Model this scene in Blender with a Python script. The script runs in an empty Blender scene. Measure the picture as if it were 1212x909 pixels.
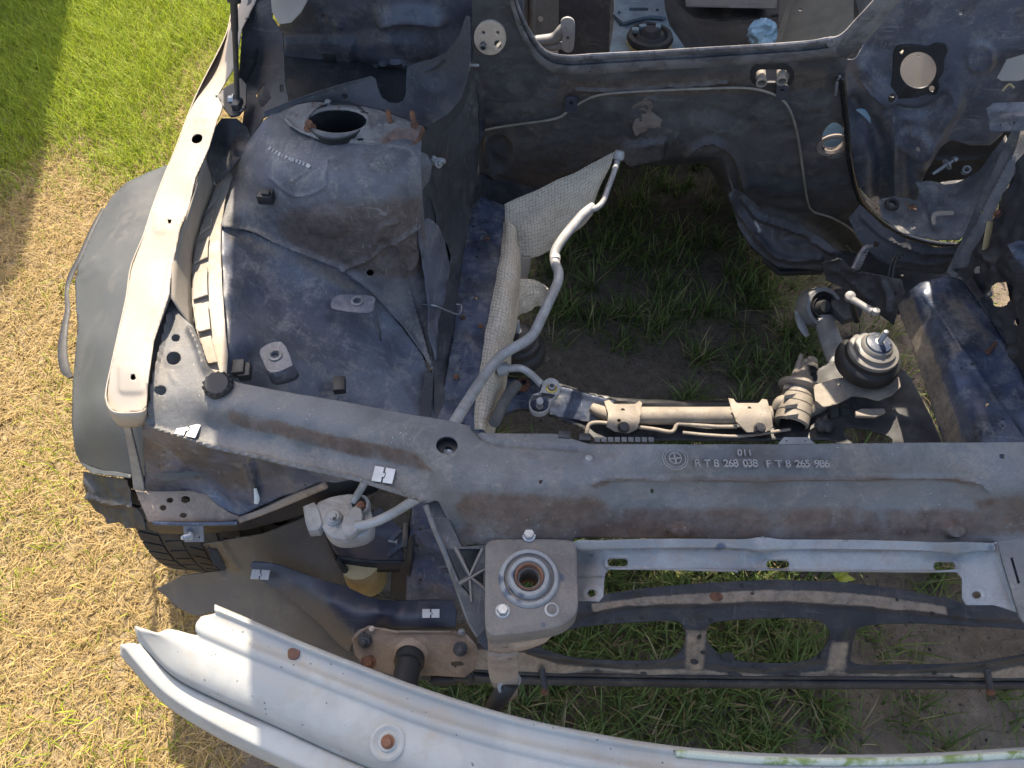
import bpy, bmesh, math, random
import numpy as np
from mathutils import Vector, Matrix, noise as mnoise

random.seed(4); rng = np.random.default_rng(7)
S = bpy.context.scene
COL = S.collection

# ------------------------------------------------------------------ camera
CAM_H = 1.65; PITCH = math.radians(55.6); YAW = math.radians(5.1); FPX = 910.0; CX, CY = 606.0, 454.5
cam = bpy.data.cameras.new('camera'); cam.sensor_width = 36.0; cam.lens = FPX/1212*36.0
cam.clip_start = 0.02; cam.clip_end = 500
co = bpy.data.objects.new('camera', cam); COL.objects.link(co)
co.location = (0, 0, CAM_H); co.rotation_euler = (math.pi/2-PITCH, 0, YAW); S.camera = co

# ------------------------------------------------------------------ sky, sun, exposure
SUN_EL = math.radians(57); SUN_AZ = math.radians(12)       # azimuth from +Y towards -X
w = bpy.data.worlds.new('World'); S.world = w; w.use_nodes = True
nt = w.node_tree; nt.nodes.clear()
sky = nt.nodes.new('ShaderNodeTexSky'); sky.sky_type = 'NISHITA'; sky.sun_disc = False
sky.sun_elevation = SUN_EL; sky.sun_rotation = -SUN_AZ; sky.air_density = 1.0; sky.dust_density = 4.0; sky.ozone_density = 0.8
bg = nt.nodes.new('ShaderNodeBackground'); bg.inputs[1].default_value = 0.15
ow = nt.nodes.new('ShaderNodeOutputWorld'); nt.links.new(sky.outputs[0], bg.inputs[0]); nt.links.new(bg.outputs[0], ow.inputs[0])
sd = bpy.data.lights.new('sun', 'SUN'); sd.energy = 3.85; sd.angle = math.radians(0.5); sd.color = (1.0, 0.885, 0.715)
so = bpy.data.objects.new('sun', sd); COL.objects.link(so); so.location = (-2, 4, 6)
to_sun = Vector((-math.sin(SUN_AZ)*math.cos(SUN_EL), math.cos(SUN_AZ)*math.cos(SUN_EL), math.sin(SUN_EL)))
so.rotation_euler = to_sun.to_track_quat('Z', 'Y').to_euler()
S.view_settings.view_transform = 'Standard'; S.view_settings.look = 'None'
S.view_settings.exposure = 1.5; S.view_settings.gamma = 1.0; S.view_settings.use_curve_mapping = False
S.render.engine = 'CYCLES'; S.cycles.max_bounces = 5; S.cycles.use_denoising = True

# ------------------------------------------------------------------ geometry helpers
_fh = np.array([-math.sin(YAW), math.cos(YAW), 0.]); _rt = np.array([math.cos(YAW), math.sin(YAW), 0.])
_fw = _fh*math.cos(PITCH)+np.array([0, 0, -math.sin(PITCH)]); _up = _fh*math.sin(PITCH)+np.array([0, 0, math.cos(PITCH)])
_C = np.array([0, 0, CAM_H])
def ray(x, y):
    x = np.asarray(x, float); y = np.asarray(y, float)
    return _fw*FPX+_rt*(x-CX)[..., None]-_up*(y-CY)[..., None]
def P(x, y, z):
    """the point at height z that lies along a bearing of the survey photograph"""
    d = ray(x, y); z = np.asarray(z, float)
    return _C+d*((z-CAM_H)/d[..., 2])[..., None]
def PP(x, y, p0, n, off=0.0):
    d = ray(x, y); p0 = np.asarray(p0, float); n = np.asarray(n, float); n = n/np.linalg.norm(n)
    return _C+d*((((p0+n*off)-_C)@n)/(d@n))[..., None]
def m_per_px(p):
    return float((np.asarray(p)-_C)@_fw)/FPX
FWP = P(800., 88., .79); FWN = np.array([0, -1., -.20]); FWN = FWN/np.linalg.norm(FWN)
def FW(x, y, off=0.0): return PP(x, y, FWP, FWN, off)
def unit(v): v = np.asarray(v, float); return v/np.linalg.norm(v)

def smooth(pts, n=6, closed=False):
    p = np.asarray(pts, float)
    if len(p) < 3 and not closed:
        t = np.linspace(0, 1, n*max(1, len(p)-1)+1)[:, None]; return p[0]*(1-t)+p[-1]*t
    if closed: q = np.vstack([p[-1], p, p[0], p[1]])
    else: q = np.vstack([2*p[0]-p[1], p, 2*p[-1]-p[-2]])
    out = []; t = np.linspace(0, 1, n, endpoint=False)[:, None]
    for i in range(1, len(q)-2):
        a, b, c, d = q[i-1], q[i], q[i+1], q[i+2]
        out.append(.5*(2*b+(c-a)*t+(2*a-5*b+4*c-d)*t*t+(3*b-a-3*c+d)*t**3))
    if not closed: out.append(p[-1:])
    return np.vstack(out)
def resample(p, n):
    p = np.asarray(p, float); s = np.r_[0, np.cumsum(np.linalg.norm(np.diff(p, axis=0), axis=1))]
    t = np.linspace(0, s[-1], n); return np.stack([np.interp(t, s, p[:, k]) for k in range(p.shape[1])], 1)

LOC = {}
def new_obj(name, me, parent=None, mat=None, label=None, cat=None, group=None, kind=None):
    o = bpy.data.objects.new(name, me); COL.objects.link(o)
    if mat is not None and me is not None and not me.materials: me.materials.append(mat)
    if parent is not None:
        o.parent = parent; L = LOC.get(parent.name)
        if L is not None: o.matrix_parent_inverse = Matrix.Translation(-Vector(L))
    for k, v in (('label', label), ('category', cat), ('group', group), ('kind', kind)):
        if v: o[k] = v
    return o
def thing(name, label, cat, loc, group=None):
    o = new_obj(name, None, None, None, label, cat, group); o.empty_display_size = .05
    o.location = tuple(float(v) for v in loc); LOC[o.name] = tuple(o.location); return o
def assembly(name, label, loc):
    o = new_obj(name, None, car, None, label); o.empty_display_size = .05
    o.location = tuple(float(v) for v in loc); LOC[o.name] = tuple(o.location); return o
def mesh(name, v, f, sharp=35):
    me = bpy.data.meshes.new(name); me.from_pydata([tuple(map(float, a)) for a in v], [], [tuple(map(int, a)) for a in f])
    me.update(); fin(me, sharp); return me
def fin(me, sharp=35):
    if len(me.polygons):
        me.polygons.foreach_set('use_smooth', np.ones(len(me.polygons), bool)); me.set_sharp_from_angle(angle=math.radians(sharp))
def solid(o, t, off=-1):
    m = o.modifiers.new('thickness', 'SOLIDIFY'); m.thickness = t; m.offset = off; return o
def bevel(o, wd, seg=2):
    m = o.modifiers.new('edge', 'BEVEL'); m.width = wd; m.segments = seg; m.limit_method = 'ANGLE'; m.angle_limit = math.radians(40); return o

def inside(poly, x, y):
    r = np.zeros(x.shape, bool); n = len(poly)
    for i in range(n):
        x1, y1 = poly[i]; x2, y2 = poly[(i+1) % n]
        if y1 == y2: continue
        c = (y1 > y) != (y2 > y)
        r ^= c & (x < (x2-x1)*(y-y1)/(y2-y1)+x1)
    return r
def nearest(poly, q, closed=True):
    poly = np.asarray(poly, float); a = poly if closed else poly[:-1]; b = np.roll(poly, -1, 0) if closed else poly[1:]
    ab = b-a; L = (ab**2).sum(1)+1e-12
    t = np.clip(((q[:, None]-a[None])*ab[None]).sum(2)/L, 0, 1); pr = a[None]+t[..., None]*ab[None]
    d = ((q[:, None]-pr)**2).sum(2); k = d.argmin(1); i = np.arange(len(q)); return pr[i, k], np.sqrt(d[i, k])
def tps(ctrl):
    c = np.asarray(ctrl, float); s = 100.; xy = c[:, :2]/s; n = len(c)
    def U(r2): return r2*np.log(r2+1e-9)
    K = U(((xy[:, None]-xy[None])**2).sum(2))+np.eye(n)*1e-6; Pm = np.c_[np.ones(n), xy]
    A = np.block([[K, Pm], [Pm.T, np.zeros((3, 3))]]); sol = np.linalg.lstsq(A, np.r_[c[:, 2], 0, 0, 0], rcond=None)[0]
    def f(x, y):
        q = np.stack([x, y], -1)/s; sh = q.shape[:-1]; q = q.reshape(-1, 2)
        r = U(((q[:, None]-xy[None])**2).sum(2))@sol[:n]+sol[n]+q@sol[n+1:]; return r.reshape(sh)
    return f
def sstep(a, b, v): t = np.clip((v-a)/(b-a), 0, 1); return t*t*(3-2*t)
def fnoise(p, sc): return np.array([mnoise.noise(Vector(q)*sc) for q in p])

def panel(name, outline, surf, mat, parent=None, holes=(), feats=(), cell=3., thick=.0016, rough=0.0, rscale=14., curved=None, sharp=40, stain_shadow_areas=(), **kw):
    """a pressed sheet: outline and holes as bearings; surf = heights (list / constant) or a plane (p0, n); feats press ridges, discs, steps"""
    out = np.asarray(outline, float)
    if curved: out = smooth(out, curved, True)
    hs = [np.asarray(h, float) for h in holes]
    x0, y0 = out.min(0)-cell; x1, y1 = out.max(0)+cell
    gx, gy = np.meshgrid(np.arange(x0, x1+cell, cell), np.arange(y0, y1+cell, cell)); ny, nx = gx.shape
    q = np.stack([gx.ravel(), gy.ravel()], 1); ins = inside(out, q[:, 0], q[:, 1])
    for h in hs: ins &= ~inside(h, q[:, 0], q[:, 1])
    idx = np.arange(ny*nx).reshape(ny, nx)
    F = np.stack([idx[:-1, :-1], idx[1:, :-1], idx[1:, 1:], idx[:-1, 1:]], -1).reshape(-1, 4)
    F = F[ins[F].any(1)]; used = np.unique(F); mv = used[~ins[used]]
    if len(mv):
        best, bd = nearest(out, q[mv])
        for h in hs:
            pr, d = nearest(h, q[mv]); k = d < bd; best[k] = pr[k]; bd[k] = d[k]
        q[mv] = best
    if isinstance(surf, tuple): base = PP(q[:, 0], q[:, 1], surf[0], surf[1])
    else:
        z = tps(surf)(q[:, 0], q[:, 1]) if isinstance(surf, list) else np.full(len(q), float(surf)); base = P(q[:, 0], q[:, 1], z)
    off = np.zeros(len(q)); zoff = np.zeros(len(q))
    for ft in feats:
        if ft[0] == 'ridge':
            _, d = nearest(smooth(ft[1], 6), q, False); off += ft[3]*np.exp(-(d/ft[2])**2)
        elif ft[0] == 'disc':
            _, cx, cy, rx, ry, h, soft = ft; d = np.hypot((q[:, 0]-cx)/rx, (q[:, 1]-cy)/ry); off += h*(1-sstep(1-soft, 1+soft, d))
        elif ft[0] == 'step':
            pl = np.asarray(ft[1], float); _, d = nearest(pl, q); d = np.where(inside(pl, q[:, 0], q[:, 1]), d, -d); off += ft[2]*sstep(-ft[3], ft[3], d)
    if rough:
        off += rough*fnoise(base, rscale)+rough*.5*fnoise(base+3.1, rscale*2.3)
    B = base.reshape(ny, nx, 3); du = np.gradient(B, axis=1); dv = np.gradient(B, axis=0); N = np.cross(du, dv).reshape(-1, 3)
    ln = np.linalg.norm(N, axis=1); ln[ln < 1e-12] = 1; N = N/ln[:, None]; s = np.sign(((_C-base)*N).sum(1)); N *= s[:, None]
    Q = base+N*off[:, None]
    rem = np.full(len(q), -1); rem[used] = np.arange(len(used)); F = rem[F]
    # orient towards the viewer
    V = Q[used]; 
    me = bpy.data.meshes.new(name); me.from_pydata([tuple(a) for a in V.tolist()], [], F.tolist()); me.validate(); me.update()
    a = V[F[:, 0]]; nn = np.cross(V[F[:, 1]]-a, V[F[:, 2]]-a); flip = (nn*(_C-a)).sum() < 0
    if flip: me.flip_normals()
    fin(me, sharp)
    if stain_shadow_areas:
        st = np.zeros(len(used)); qq = q[used]
        for pl, soft, stg in stain_shadow_areas:
            pl = np.asarray(pl, float); _, d = nearest(pl, qq); d = np.where(inside(pl, qq[:, 0], qq[:, 1]), d, -d); st = np.maximum(st, stg*sstep(-soft, soft, d))
        at = me.attributes.new('stain_shadow', 'FLOAT', 'POINT'); at.data.foreach_set('value', st.astype(np.float32))
    o = new_obj(name, me, parent, mat, **kw)
    if thick: solid(o, thick)
    return o

def ruled(name, lines, mat, parent=None, nu=40, nv=4, thick=.0016, lin=False, sharp=35, world=False, uv=0, rough=0., rscale=20., **kw):
    """loft through polylines of (bearing x, bearing y, height)"""
    R = []
    for L in lines:
        L = np.asarray(L, float); L3 = L if world else P(L[:, 0], L[:, 1], L[:, 2]); R.append(resample(smooth(L3, 8), nu))
    R = np.asarray(R)
    if lin or len(R) < 3:
        rows = []
        for i in range(len(R)-1):
            for k in range(nv): t = k/nv; rows.append(R[i]*(1-t)+R[i+1]*t)
        rows.append(R[-1]); G = np.asarray(rows)
    else: G = np.stack([smooth(R[:, j], nv) for j in range(nu)], 1)
    if rough:
        nn = np.cross(np.gradient(G, axis=1), np.gradient(G, axis=0)); nn /= (np.linalg.norm(nn, axis=2)+1e-12)[..., None]; g2 = G.reshape(-1, 3)
        G = G+nn*(rough*fnoise(g2, rscale)+rough*.5*fnoise(g2+2.7, rscale*2.1)).reshape(G.shape[:2])[..., None]
    a, b = G.shape[:2]; idx = np.arange(a*b).reshape(a, b)
    F = np.stack([idx[:-1, :-1], idx[1:, :-1], idx[1:, 1:], idx[:-1, 1:]], -1).reshape(-1, 4)
    me = mesh(name, G.reshape(-1, 3), F, sharp); o = new_obj(name, me, parent, mat, **kw)
    if uv:
        du = np.cumsum(np.r_[0, np.linalg.norm(np.diff(G[a//2], axis=0), axis=1)])/uv; dv = np.cumsum(np.r_[0, np.linalg.norm(np.diff(G[:, b//2], axis=0), axis=1)])/uv
        UV = np.stack(np.meshgrid(du, dv), -1).reshape(-1, 2); lay = me.uv_layers.new(name='UVMap')
        vi = np.zeros(len(me.loops), np.int32); me.loops.foreach_get('vertex_index', vi); lay.data.foreach_set('uv', UV[vi].ravel())
    if thick: solid(o, thick, 0)
    return o

def tube(name, pts, r, mat, parent=None, seg=12, n=6, world=False, sm=True, caps=True, flat=1.0, **kw):
    p = np.asarray(pts, float); W3 = p[:, :3] if world else P(p[:, 0], p[:, 1], p[:, 2])
    rr = np.asarray(r, float) if np.ndim(r) else np.full(len(p), float(r))
    A = np.c_[W3, rr]; A = smooth(A, n) if (sm and len(A) > 2) else A
    W3, rr = A[:, :3], A[:, 3]; m = len(W3)
    T = np.gradient(W3, axis=0); T /= np.linalg.norm(T, axis=1)[:, None]
    u = np.cross(T[0], [0, 0, 1.]); u = u if np.linalg.norm(u) > .1 else np.cross(T[0], [1., 0, 0]); u /= np.linalg.norm(u)
    V = []; 
    for i in range(m):
        u = u-T[i]*(u@T[i]); u /= np.linalg.norm(u); v = np.cross(T[i], u)
        a = np.linspace(0, 2*math.pi, seg, endpoint=False)
        V.append(W3[i]+rr[i]*(np.cos(a)[:, None]*u+flat*np.sin(a)[:, None]*v))
    V = np.vstack(V); F = []
    for i in range(m-1):
        for k in range(seg): F.append((i*seg+k, i*seg+(k+1) % seg, (i+1)*seg+(k+1) % seg, (i+1)*seg+k))
    if caps: F.append(tuple(range(seg))[::-1]); F.append(tuple(range((m-1)*seg, m*seg)))
    return new_obj(name, mesh(name, V, F, 50), parent, mat, **kw)

def frame(c, axis=(0, 0, 1)):
    z = Vector([float(v) for v in axis]).normalized(); q = z.to_track_quat('Z', 'Y')
    return Matrix.Translation(Vector([float(v) for v in c])) @ q.to_matrix().to_4x4()
def lathe_mesh(name, prof, seg=40, sharp=35):
    V = []; F = []
    for (r, z) in prof:
        for k in range(seg): a = 2*math.pi*k/seg; V.append((r*math.cos(a), r*math.sin(a), z))
    for i in range(len(prof)-1):
        for k in range(seg): F.append((i*seg+k, i*seg+(k+1) % seg, (i+1)*seg+(k+1) % seg, (i+1)*seg+k))
    if prof[0][0] > 1e-5 and False: pass
    return mesh(name, V, F, sharp)
def place(o, M):
    o.matrix_basis = M; return o
def lathe(name, prof, c, mat, parent=None, axis=(0, 0, 1), seg=40, **kw):
    M = frame(c, axis); me = lathe_mesh(name, prof, seg); me.transform(M); return new_obj(name, me, parent, mat, **kw)

def plate(name, outline, mat, parent=None, surf=.5, holes=(), thick=.003, bev=.0006, curved=None, off=0.0, world2d=None, **kw):
    """flat cut plate of real thickness; surf is a height or a plane (p0, n)"""
    if isinstance(surf, tuple): p0 = np.asarray(surf[0], float); n = unit(surf[1])
    else: p0 = P(outline[0][0], outline[0][1], surf); n = np.array([0, 0, 1.])
    if n@(_C-p0) < 0: n = -n
    u = np.cross([0, 1., 0], n); u = u if np.linalg.norm(u) > .2 else np.cross([1., 0, 0], n); u = unit(u); v = np.cross(n, u)
    p0 = p0+n*off
    cu = bpy.data.curves.new(name, 'CURVE'); cu.dimensions = '2D'; cu.fill_mode = 'BOTH'; cu.extrude = thick/2; cu.bevel_depth = bev; cu.bevel_resolution = 1
    for k, poly in enumerate([outline]+list(holes)):
        a = np.asarray(poly, float)
        if curved and k == 0: a = smooth(a, curved, True)
        W3 = PP(a[:, 0], a[:, 1], p0, n); xy = np.stack([(W3-p0)@u, (W3-p0)@v], 1)
        sp = cu.splines.new('POLY'); sp.points.add(len(xy)-1); sp.use_cyclic_u = True
        for i, c in enumerate(xy): sp.points[i].co = (c[0], c[1], 0, 1)
    t = bpy.data.objects.new('tmp', cu); me = bpy.data.meshes.new_from_object(t); bpy.data.objects.remove(t); bpy.data.curves.remove(cu)
    c = p0-n*thick/2
    M = Matrix(((u[0], v[0], n[0], c[0]), (u[1], v[1], n[1], c[1]), (u[2], v[2], n[2], c[2]), (0, 0, 0, 1)))
    me.transform(M); me.name = name; fin(me, 30)
    return new_obj(name, me, parent, mat, **kw)
def ell(cx, cy, rx, ry=None, n=24, rot=0):
    ry = rx if ry is None else ry; a = np.linspace(0, 2*math.pi, n, endpoint=False); c, s = math.cos(rot), math.sin(rot)
    return [(cx+rx*math.cos(t)*c-ry*math.sin(t)*s, cy+rx*math.cos(t)*s+ry*math.sin(t)*c) for t in a]
def slot(x0, x1, y0, y1, n=8):
    r = (y1-y0)/2; cy = (y0+y1)/2; a = np.linspace(-math.pi/2, math.pi/2, n)
    return [(x1-r+r*math.cos(t), cy+r*math.sin(t)) for t in a]+[(x0+r-r*math.cos(t), cy-r*math.sin(t)) for t in a]
def rrect(x0, y0, x1, y1, r, n=5):
    o = []
    for cx, cy, a0 in ((x1-r, y0+r, -90), (x1-r, y1-r, 0), (x0+r, y1-r, 90), (x0+r, y0+r, 180)):
        for k in range(n): a = math.radians(a0+90*k/(n-1)); o.append((cx+r*math.cos(a), cy+r*math.sin(a)))
    return o

_shared = {}
def hexprof(name, r, h, wr=1.5, wh=.25):
    """hex head with flange washer, unit shared mesh, base at z = 0"""
    key = (name, round(r, 4), round(h, 4), wr)
    if key in _shared: return _shared[key]
    bm = bmesh.new()
    def ring(n, rad, z, ph=0): return [bm.verts.new((rad*math.cos(2*math.pi*k/n+ph), rad*math.sin(2*math.pi*k/n+ph), z)) for k in range(n)]
    a = ring(24, r*wr, 0); b = ring(24, r*wr, h*wh*.6); c = ring(24, r*wr*.9, h*wh); top = bm.verts.new((0, 0, h*wh))
    for A, B in ((a, b), (b, c)):
        for k in range(24): bm.faces.new((A[k], A[(k+1) % 24], B[(k+1) % 24], B[k]))
    for k in range(24): bm.faces.new((c[k], c[(k+1) % 24], top))
    d = ring(6, r, h*wh*.9); e = ring(6, r, h*.88); f = ring(6, r*.86, h)
    for A, B in ((d, e), (e, f)):
        for k in range(6): bm.faces.new((A[k], A[(k+1) % 6], B[(k+1) % 6], B[k]))
    bm.faces.new(f)
    me = bpy.data.meshes.new(name); bm.to_mesh(me); bm.free(); fin(me, 25); _shared[key] = me; return me
def bolt(name, c, mat, parent, r=.006, h=.006, axis=(0, 0, 1), wr=1.5, **kw):
    me = hexprof('hex_head_'+mat.name, r, h, wr); o = new_obj(name, me, parent, mat, **kw); M = frame(c, axis) @ Matrix.Rotation(random.random(), 4, 'Z')
    return place(o, M)
def stud(name, c, mat, parent, r=.004, h=.025, axis=(0, 0, 1), **kw):
    prof = [(r*1.6, 0), (r*1.6, h*.08), (r, h*.1)]; n = 9
    for k in range(n): z = h*(.12+.8*k/n); prof += [(r, z), (r*.82, z+h*.4/n)]
    prof += [(r*.8, h*.97), (r*.5, h), (.0001, h)]
    return lathe(name, prof, c, mat, parent, axis, 14, **kw)
def text_mesh(name, s, size, c, ux, n, mat, parent, depth=.0012, **kw):
    cu = bpy.data.curves.new(name, 'FONT'); cu.body = s; cu.size = size; cu.extrude = depth/2; cu.align_x = 'LEFT'; cu.bevel_depth = .0002
    t = bpy.data.objects.new('tmp', cu); me = bpy.data.meshes.new_from_object(t); bpy.data.objects.remove(t); bpy.data.curves.remove(cu)
    ux = unit(ux); n = unit(n); n = unit(n-ux*(n@ux)); uy = np.cross(n, ux)
    M = Matrix(((ux[0], uy[0], n[0], c[0]), (ux[1], uy[1], n[1], c[1]), (ux[2], uy[2], n[2], c[2]), (0, 0, 0, 1)))
    me.transform(M); return new_obj(name, me, parent, mat, **kw)

# ------------------------------------------------------------------ materials
def mat(name, base, base2=None, dust=None, dust_amt=0., up=.5, rough=.5, metal=0., nscale=9., bump=.15, bscale=120., spots=None, scratch=0., rust=0., spec=.5, grain=.25, lo=.42, hi=.6, weave=0, stain_shadow=None):
    m = bpy.data.materials.new(name); m.use_nodes = True; N = m.node_tree.nodes; L = m.node_tree.links; N.clear()
    out = N.new('ShaderNodeOutputMaterial'); bs = N.new('ShaderNodeBsdfPrincipled'); L.new(bs.outputs[0], out.inputs[0])
    tc = N.new('ShaderNodeTexCoord'); geo = N.new('ShaderNodeNewGeometry'); pos = geo.outputs['Position']
    def noise(sc, det=6, rg=.6, vec=None, dist=0.):
        t = N.new('ShaderNodeTexNoise'); t.inputs['Scale'].default_value = sc; t.inputs['Detail'].default_value = det; t.inputs['Roughness'].default_value = rg; t.inputs['Distortion'].default_value = dist
        L.new(vec if vec else pos, t.inputs['Vector']); return t.outputs[0]
    def ramp(v, a, b):
        r = N.new('ShaderNodeMapRange'); r.interpolation_type = 'SMOOTHSTEP'; r.inputs[1].default_value = a; r.inputs[2].default_value = b; L.new(v, r.inputs[0]); return r.outputs[0]
    def math_(op, a, b):
        r = N.new('ShaderNodeMath'); r.operation = op; r.use_clamp = op != 'SUBTRACT'
        for i, v in enumerate((a, b)):
            if isinstance(v, (int, float)): r.inputs[i].default_value = v
            else: L.new(v, r.inputs[i])
        return r.outputs[0]
    def mix(fac, a, b):
        r = N.new('ShaderNodeMix'); r.data_type = 'RGBA'
        if isinstance(fac, (int, float)): r.inputs[0].default_value = fac
        else: L.new(fac, r.inputs[0])
        for i, v in ((6, a), (7, b)):
            if isinstance(v, (tuple, list)): r.inputs[i].default_value = (*v, 1)
            else: L.new(v, r.inputs[i])
        return r.outputs[2]
    base2 = base2 or tuple(c*.6 for c in base)
    col = mix(ramp(noise(nscale, 7, .62, None, .4), lo, hi), base, base2)
    ru = None
    if dust:
        d = math_('ADD', math_('MULTIPLY', ramp(noise(nscale*1.7, 8, .74, None, .3), .56-.16*dust_amt, .70-.16*dust_amt), .75), math_('MULTIPLY', ramp(noise(nscale*.7, 5), .3, .7), .38))
        if up:
            sp = N.new('ShaderNodeSeparateXYZ'); L.new(geo.outputs['Normal'], sp.inputs[0]); u = ramp(sp.outputs[2], .1, .95)
            d = math_('MULTIPLY', d, math_('ADD', math_('MULTIPLY', u, up), 1-up))
        d = math_('MULTIPLY', d, math_('ADD', math_('MULTIPLY', ramp(noise(nscale*13, 4, .75), .34, .68), .75), .35))
        d = math_('MULTIPLY', d, .45+.55*dust_amt)
        col = mix(d, col, dust); ru = d
    if stain_shadow:
        av = N.new('ShaderNodeAttribute'); av.attribute_name = 'stain_shadow'
        k = ramp(math_('ADD', av.outputs['Fac'], math_('SUBTRACT', math_('MULTIPLY', noise(nscale*2.2, 6, .75), 1.8), .9)), .25, .85); k = math_('MULTIPLY', k, ramp(av.outputs['Fac'], .02, .25))
        col = mix(k, col, mix(ramp(noise(nscale*6, 8, .7), .35, .65), stain_shadow, tuple(c*.62 for c in stain_shadow)))
    if scratch:
        mp = N.new('ShaderNodeMapping'); mp.inputs['Scale'].default_value = (9, 210, 90); mp.inputs['Rotation'].default_value = (.3, .2, .9); L.new(pos, mp.inputs[0])
        sc = ramp(noise(1.0, 3, .5, mp.outputs[0], .5), .60, .72)
        mp2 = N.new('ShaderNodeMapping'); mp2.inputs['Scale'].default_value = (260, 8, 60); mp2.inputs['Rotation'].default_value = (.1, .5, .4); L.new(pos, mp2.inputs[0])
        sc = math_('ADD', sc, ramp(noise(1.0, 3, .5, mp2.outputs[0], .5), .61, .72))
        sc = math_('MULTIPLY', sc, ramp(noise(nscale*1.3, 4), .42, .62))
        sc = math_('MULTIPLY', sc, scratch*.55); col = mix(sc, col, (.34, .34, .34))
    if spots:
        sc_, thr, scale = spots; v = N.new('ShaderNodeTexVoronoi'); v.inputs['Scale'].default_value = scale; L.new(pos, v.inputs['Vector'])
        k = ramp(v.outputs['Distance'], thr, thr*.6); k2 = ramp(noise(scale*.35, 3), .52, .58); k = math_('MULTIPLY', k, k2); col = mix(k, col, sc_)
    if rust:
        k = ramp(noise(nscale*2.2, 8, .7), .70-.2*rust, .78-.2*rust); col = mix(k, col, mix(noise(160, 4), (.22, .07, .025), (.09, .035, .02)))
    g = noise(bscale*3.1, 4, .7); r = N.new('ShaderNodeMix'); r.data_type = 'RGBA'; r.blend_type = 'OVERLAY'; r.inputs[0].default_value = grain
    L.new(col, r.inputs[6]); L.new(g, r.inputs[7]); L.new(r.outputs[2], bs.inputs['Base Color'])
    rv = math_('ADD', math_('MULTIPLY', noise(nscale*3, 5), .3), rough-.15)
    if ru is not None: rv = math_('ADD', rv, math_('MULTIPLY', ru, .35))
    L.new(rv, bs.inputs['Roughness']); bs.inputs['Metallic'].default_value = metal; bs.inputs['Specular IOR Level'].default_value = spec
    if bump:
        b = N.new('ShaderNodeBump'); b.inputs['Strength'].default_value = bump; b.inputs['Distance'].default_value = .004
        h = math_('ADD', math_('MULTIPLY', noise(bscale, 6, .65), .6), math_('MULTIPLY', noise(nscale*2.5, 4), .4))
        if weave:
            wv = []
            for ax in ('X', 'Y', 'Z'):
                pass
            v = N.new('ShaderNodeTexVoronoi'); v.distance = 'CHEBYCHEV'; v.inputs['Scale'].default_value = weave; v.inputs['Randomness'].default_value = .15; L.new(tc.outputs['UV'], v.inputs['Vector'])
            h = math_('ADD', math_('MULTIPLY', h, .4), math_('SUBTRACT', .9, v.outputs['Distance']))
            b.inputs['Strength'].default_value = .9; b.inputs['Distance'].default_value = .003
            dk = ramp(v.outputs['Distance'], .36, .52); L.remove(bs.inputs['Base Color'].links[0]); L.new(mix(math_('MULTIPLY', dk, .6), r.outputs[2], (.17, .13, .09)), bs.inputs['Base Color'])
        L.new(h, b.inputs['Height']); L.new(b.outputs[0], bs.inputs['Normal'])
    return m

DUST = (.30, .25, .19); DUSTG = (.26, .26, .26)
M_cream = mat('cream_dusty_paint', (.325, .28, .232), (.27, .24, .205), (.31, .25, .175), .5, .3, .55, 0, 7, .06, 200, ((.16, .13, .11), .10, 60), grain=.15)
M_white = mat('pale_bumper_paint', (.35, .352, .335), (.285, .29, .28), (.32, .28, .225), .55, .4, .74, .0, 6, .05, 240, ((.10, .10, .10), .16, 90), scratch=.3, grain=.14)
M_apron = mat('blue_black_paint', (.082, .092, .125), (.052, .058, .078), (.25, .24, .23), .55, .3, .40, .0, 15, .12, 160, ((.26, .26, .27), .10, 110), scratch=.6, stain_shadow=(.20, .17, .14))
M_tower = mat('dusty_tower_paint', (.105, .107, .122), (.072, .073, .082), (.28, .26, .225), .60, .5, .55, .0, 15, .16, 150, ((.34, .31, .27), .10, 120), scratch=.5, stain_shadow=(.12, .095, .085))
M_rail = mat('scuffed_blue_paint', (.045, .061, .105), (.022, .029, .047), (.21, .21, .21), .45, .3, .34, .1, 16, .2, 110, ((.012, .012, .018), .22, 60), scratch=.5, rust=.08, stain_shadow=(.25, .21, .17))
M_dark = mat('black_underbody_coat', (.034, .036, .044), (.018, .019, .024), (.135, .12, .108), .42, .3, .55, 0, 8, .22, 130, ((.18, .18, .17), .10, 120), scratch=.3, stain_shadow=(.16, .13, .10))
M_fire = mat('dark_bulkhead_coat', (.062, .061, .066), (.045, .044, .048), (.145, .13, .112), .52, .2, .55, 0, 13, .38, 110, ((.20, .18, .17), .12, 130), scratch=.3, stain_shadow=(.11, .085, .07))
M_lip = mat('worn_grey_lip_paint', (.18, .175, .185), (.08, .078, .085), (.30, .27, .24), .5, .4, .48, .1, 18, .2, 120, ((.02, .02, .02), .2, 70), scratch=.5)
M_plastic = mat('dusty_grey_plastic', (.118, .120, .124), (.082, .082, .084), (.215, .195, .17), .60, .5, .60, 0, 10, .28, 170, ((.42, .40, .37), .09, 120), grain=.4, stain_shadow=(.11, .076, .060))
M_brown = mat('mud_brown_coating', (.25, .185, .135), (.15, .112, .09), (.38, .29, .205), .5, .2, .62, 0, 12, .3, 120, ((.04, .03, .03), .2, 70), grain=.35, stain_shadow=(.03, .03, .035))
M_tan = mat('tan_dusty_face', (.42, .36, .30), (.32, .27, .22), (.46, .39, .31), .5, .2, .6, 0, 14, .2, 120, ((.03, .03, .03), .2, 60), grain=.3)
M_galv = mat('galvanised_strip', (.225, .235, .24), (.16, .17, .182), (.23, .195, .165), .55, .3, .48, .15, 14, .12, 120, ((.06, .075, .11), .26, 30), scratch=.4, stain_shadow=(.17, .13, .11))
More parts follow.
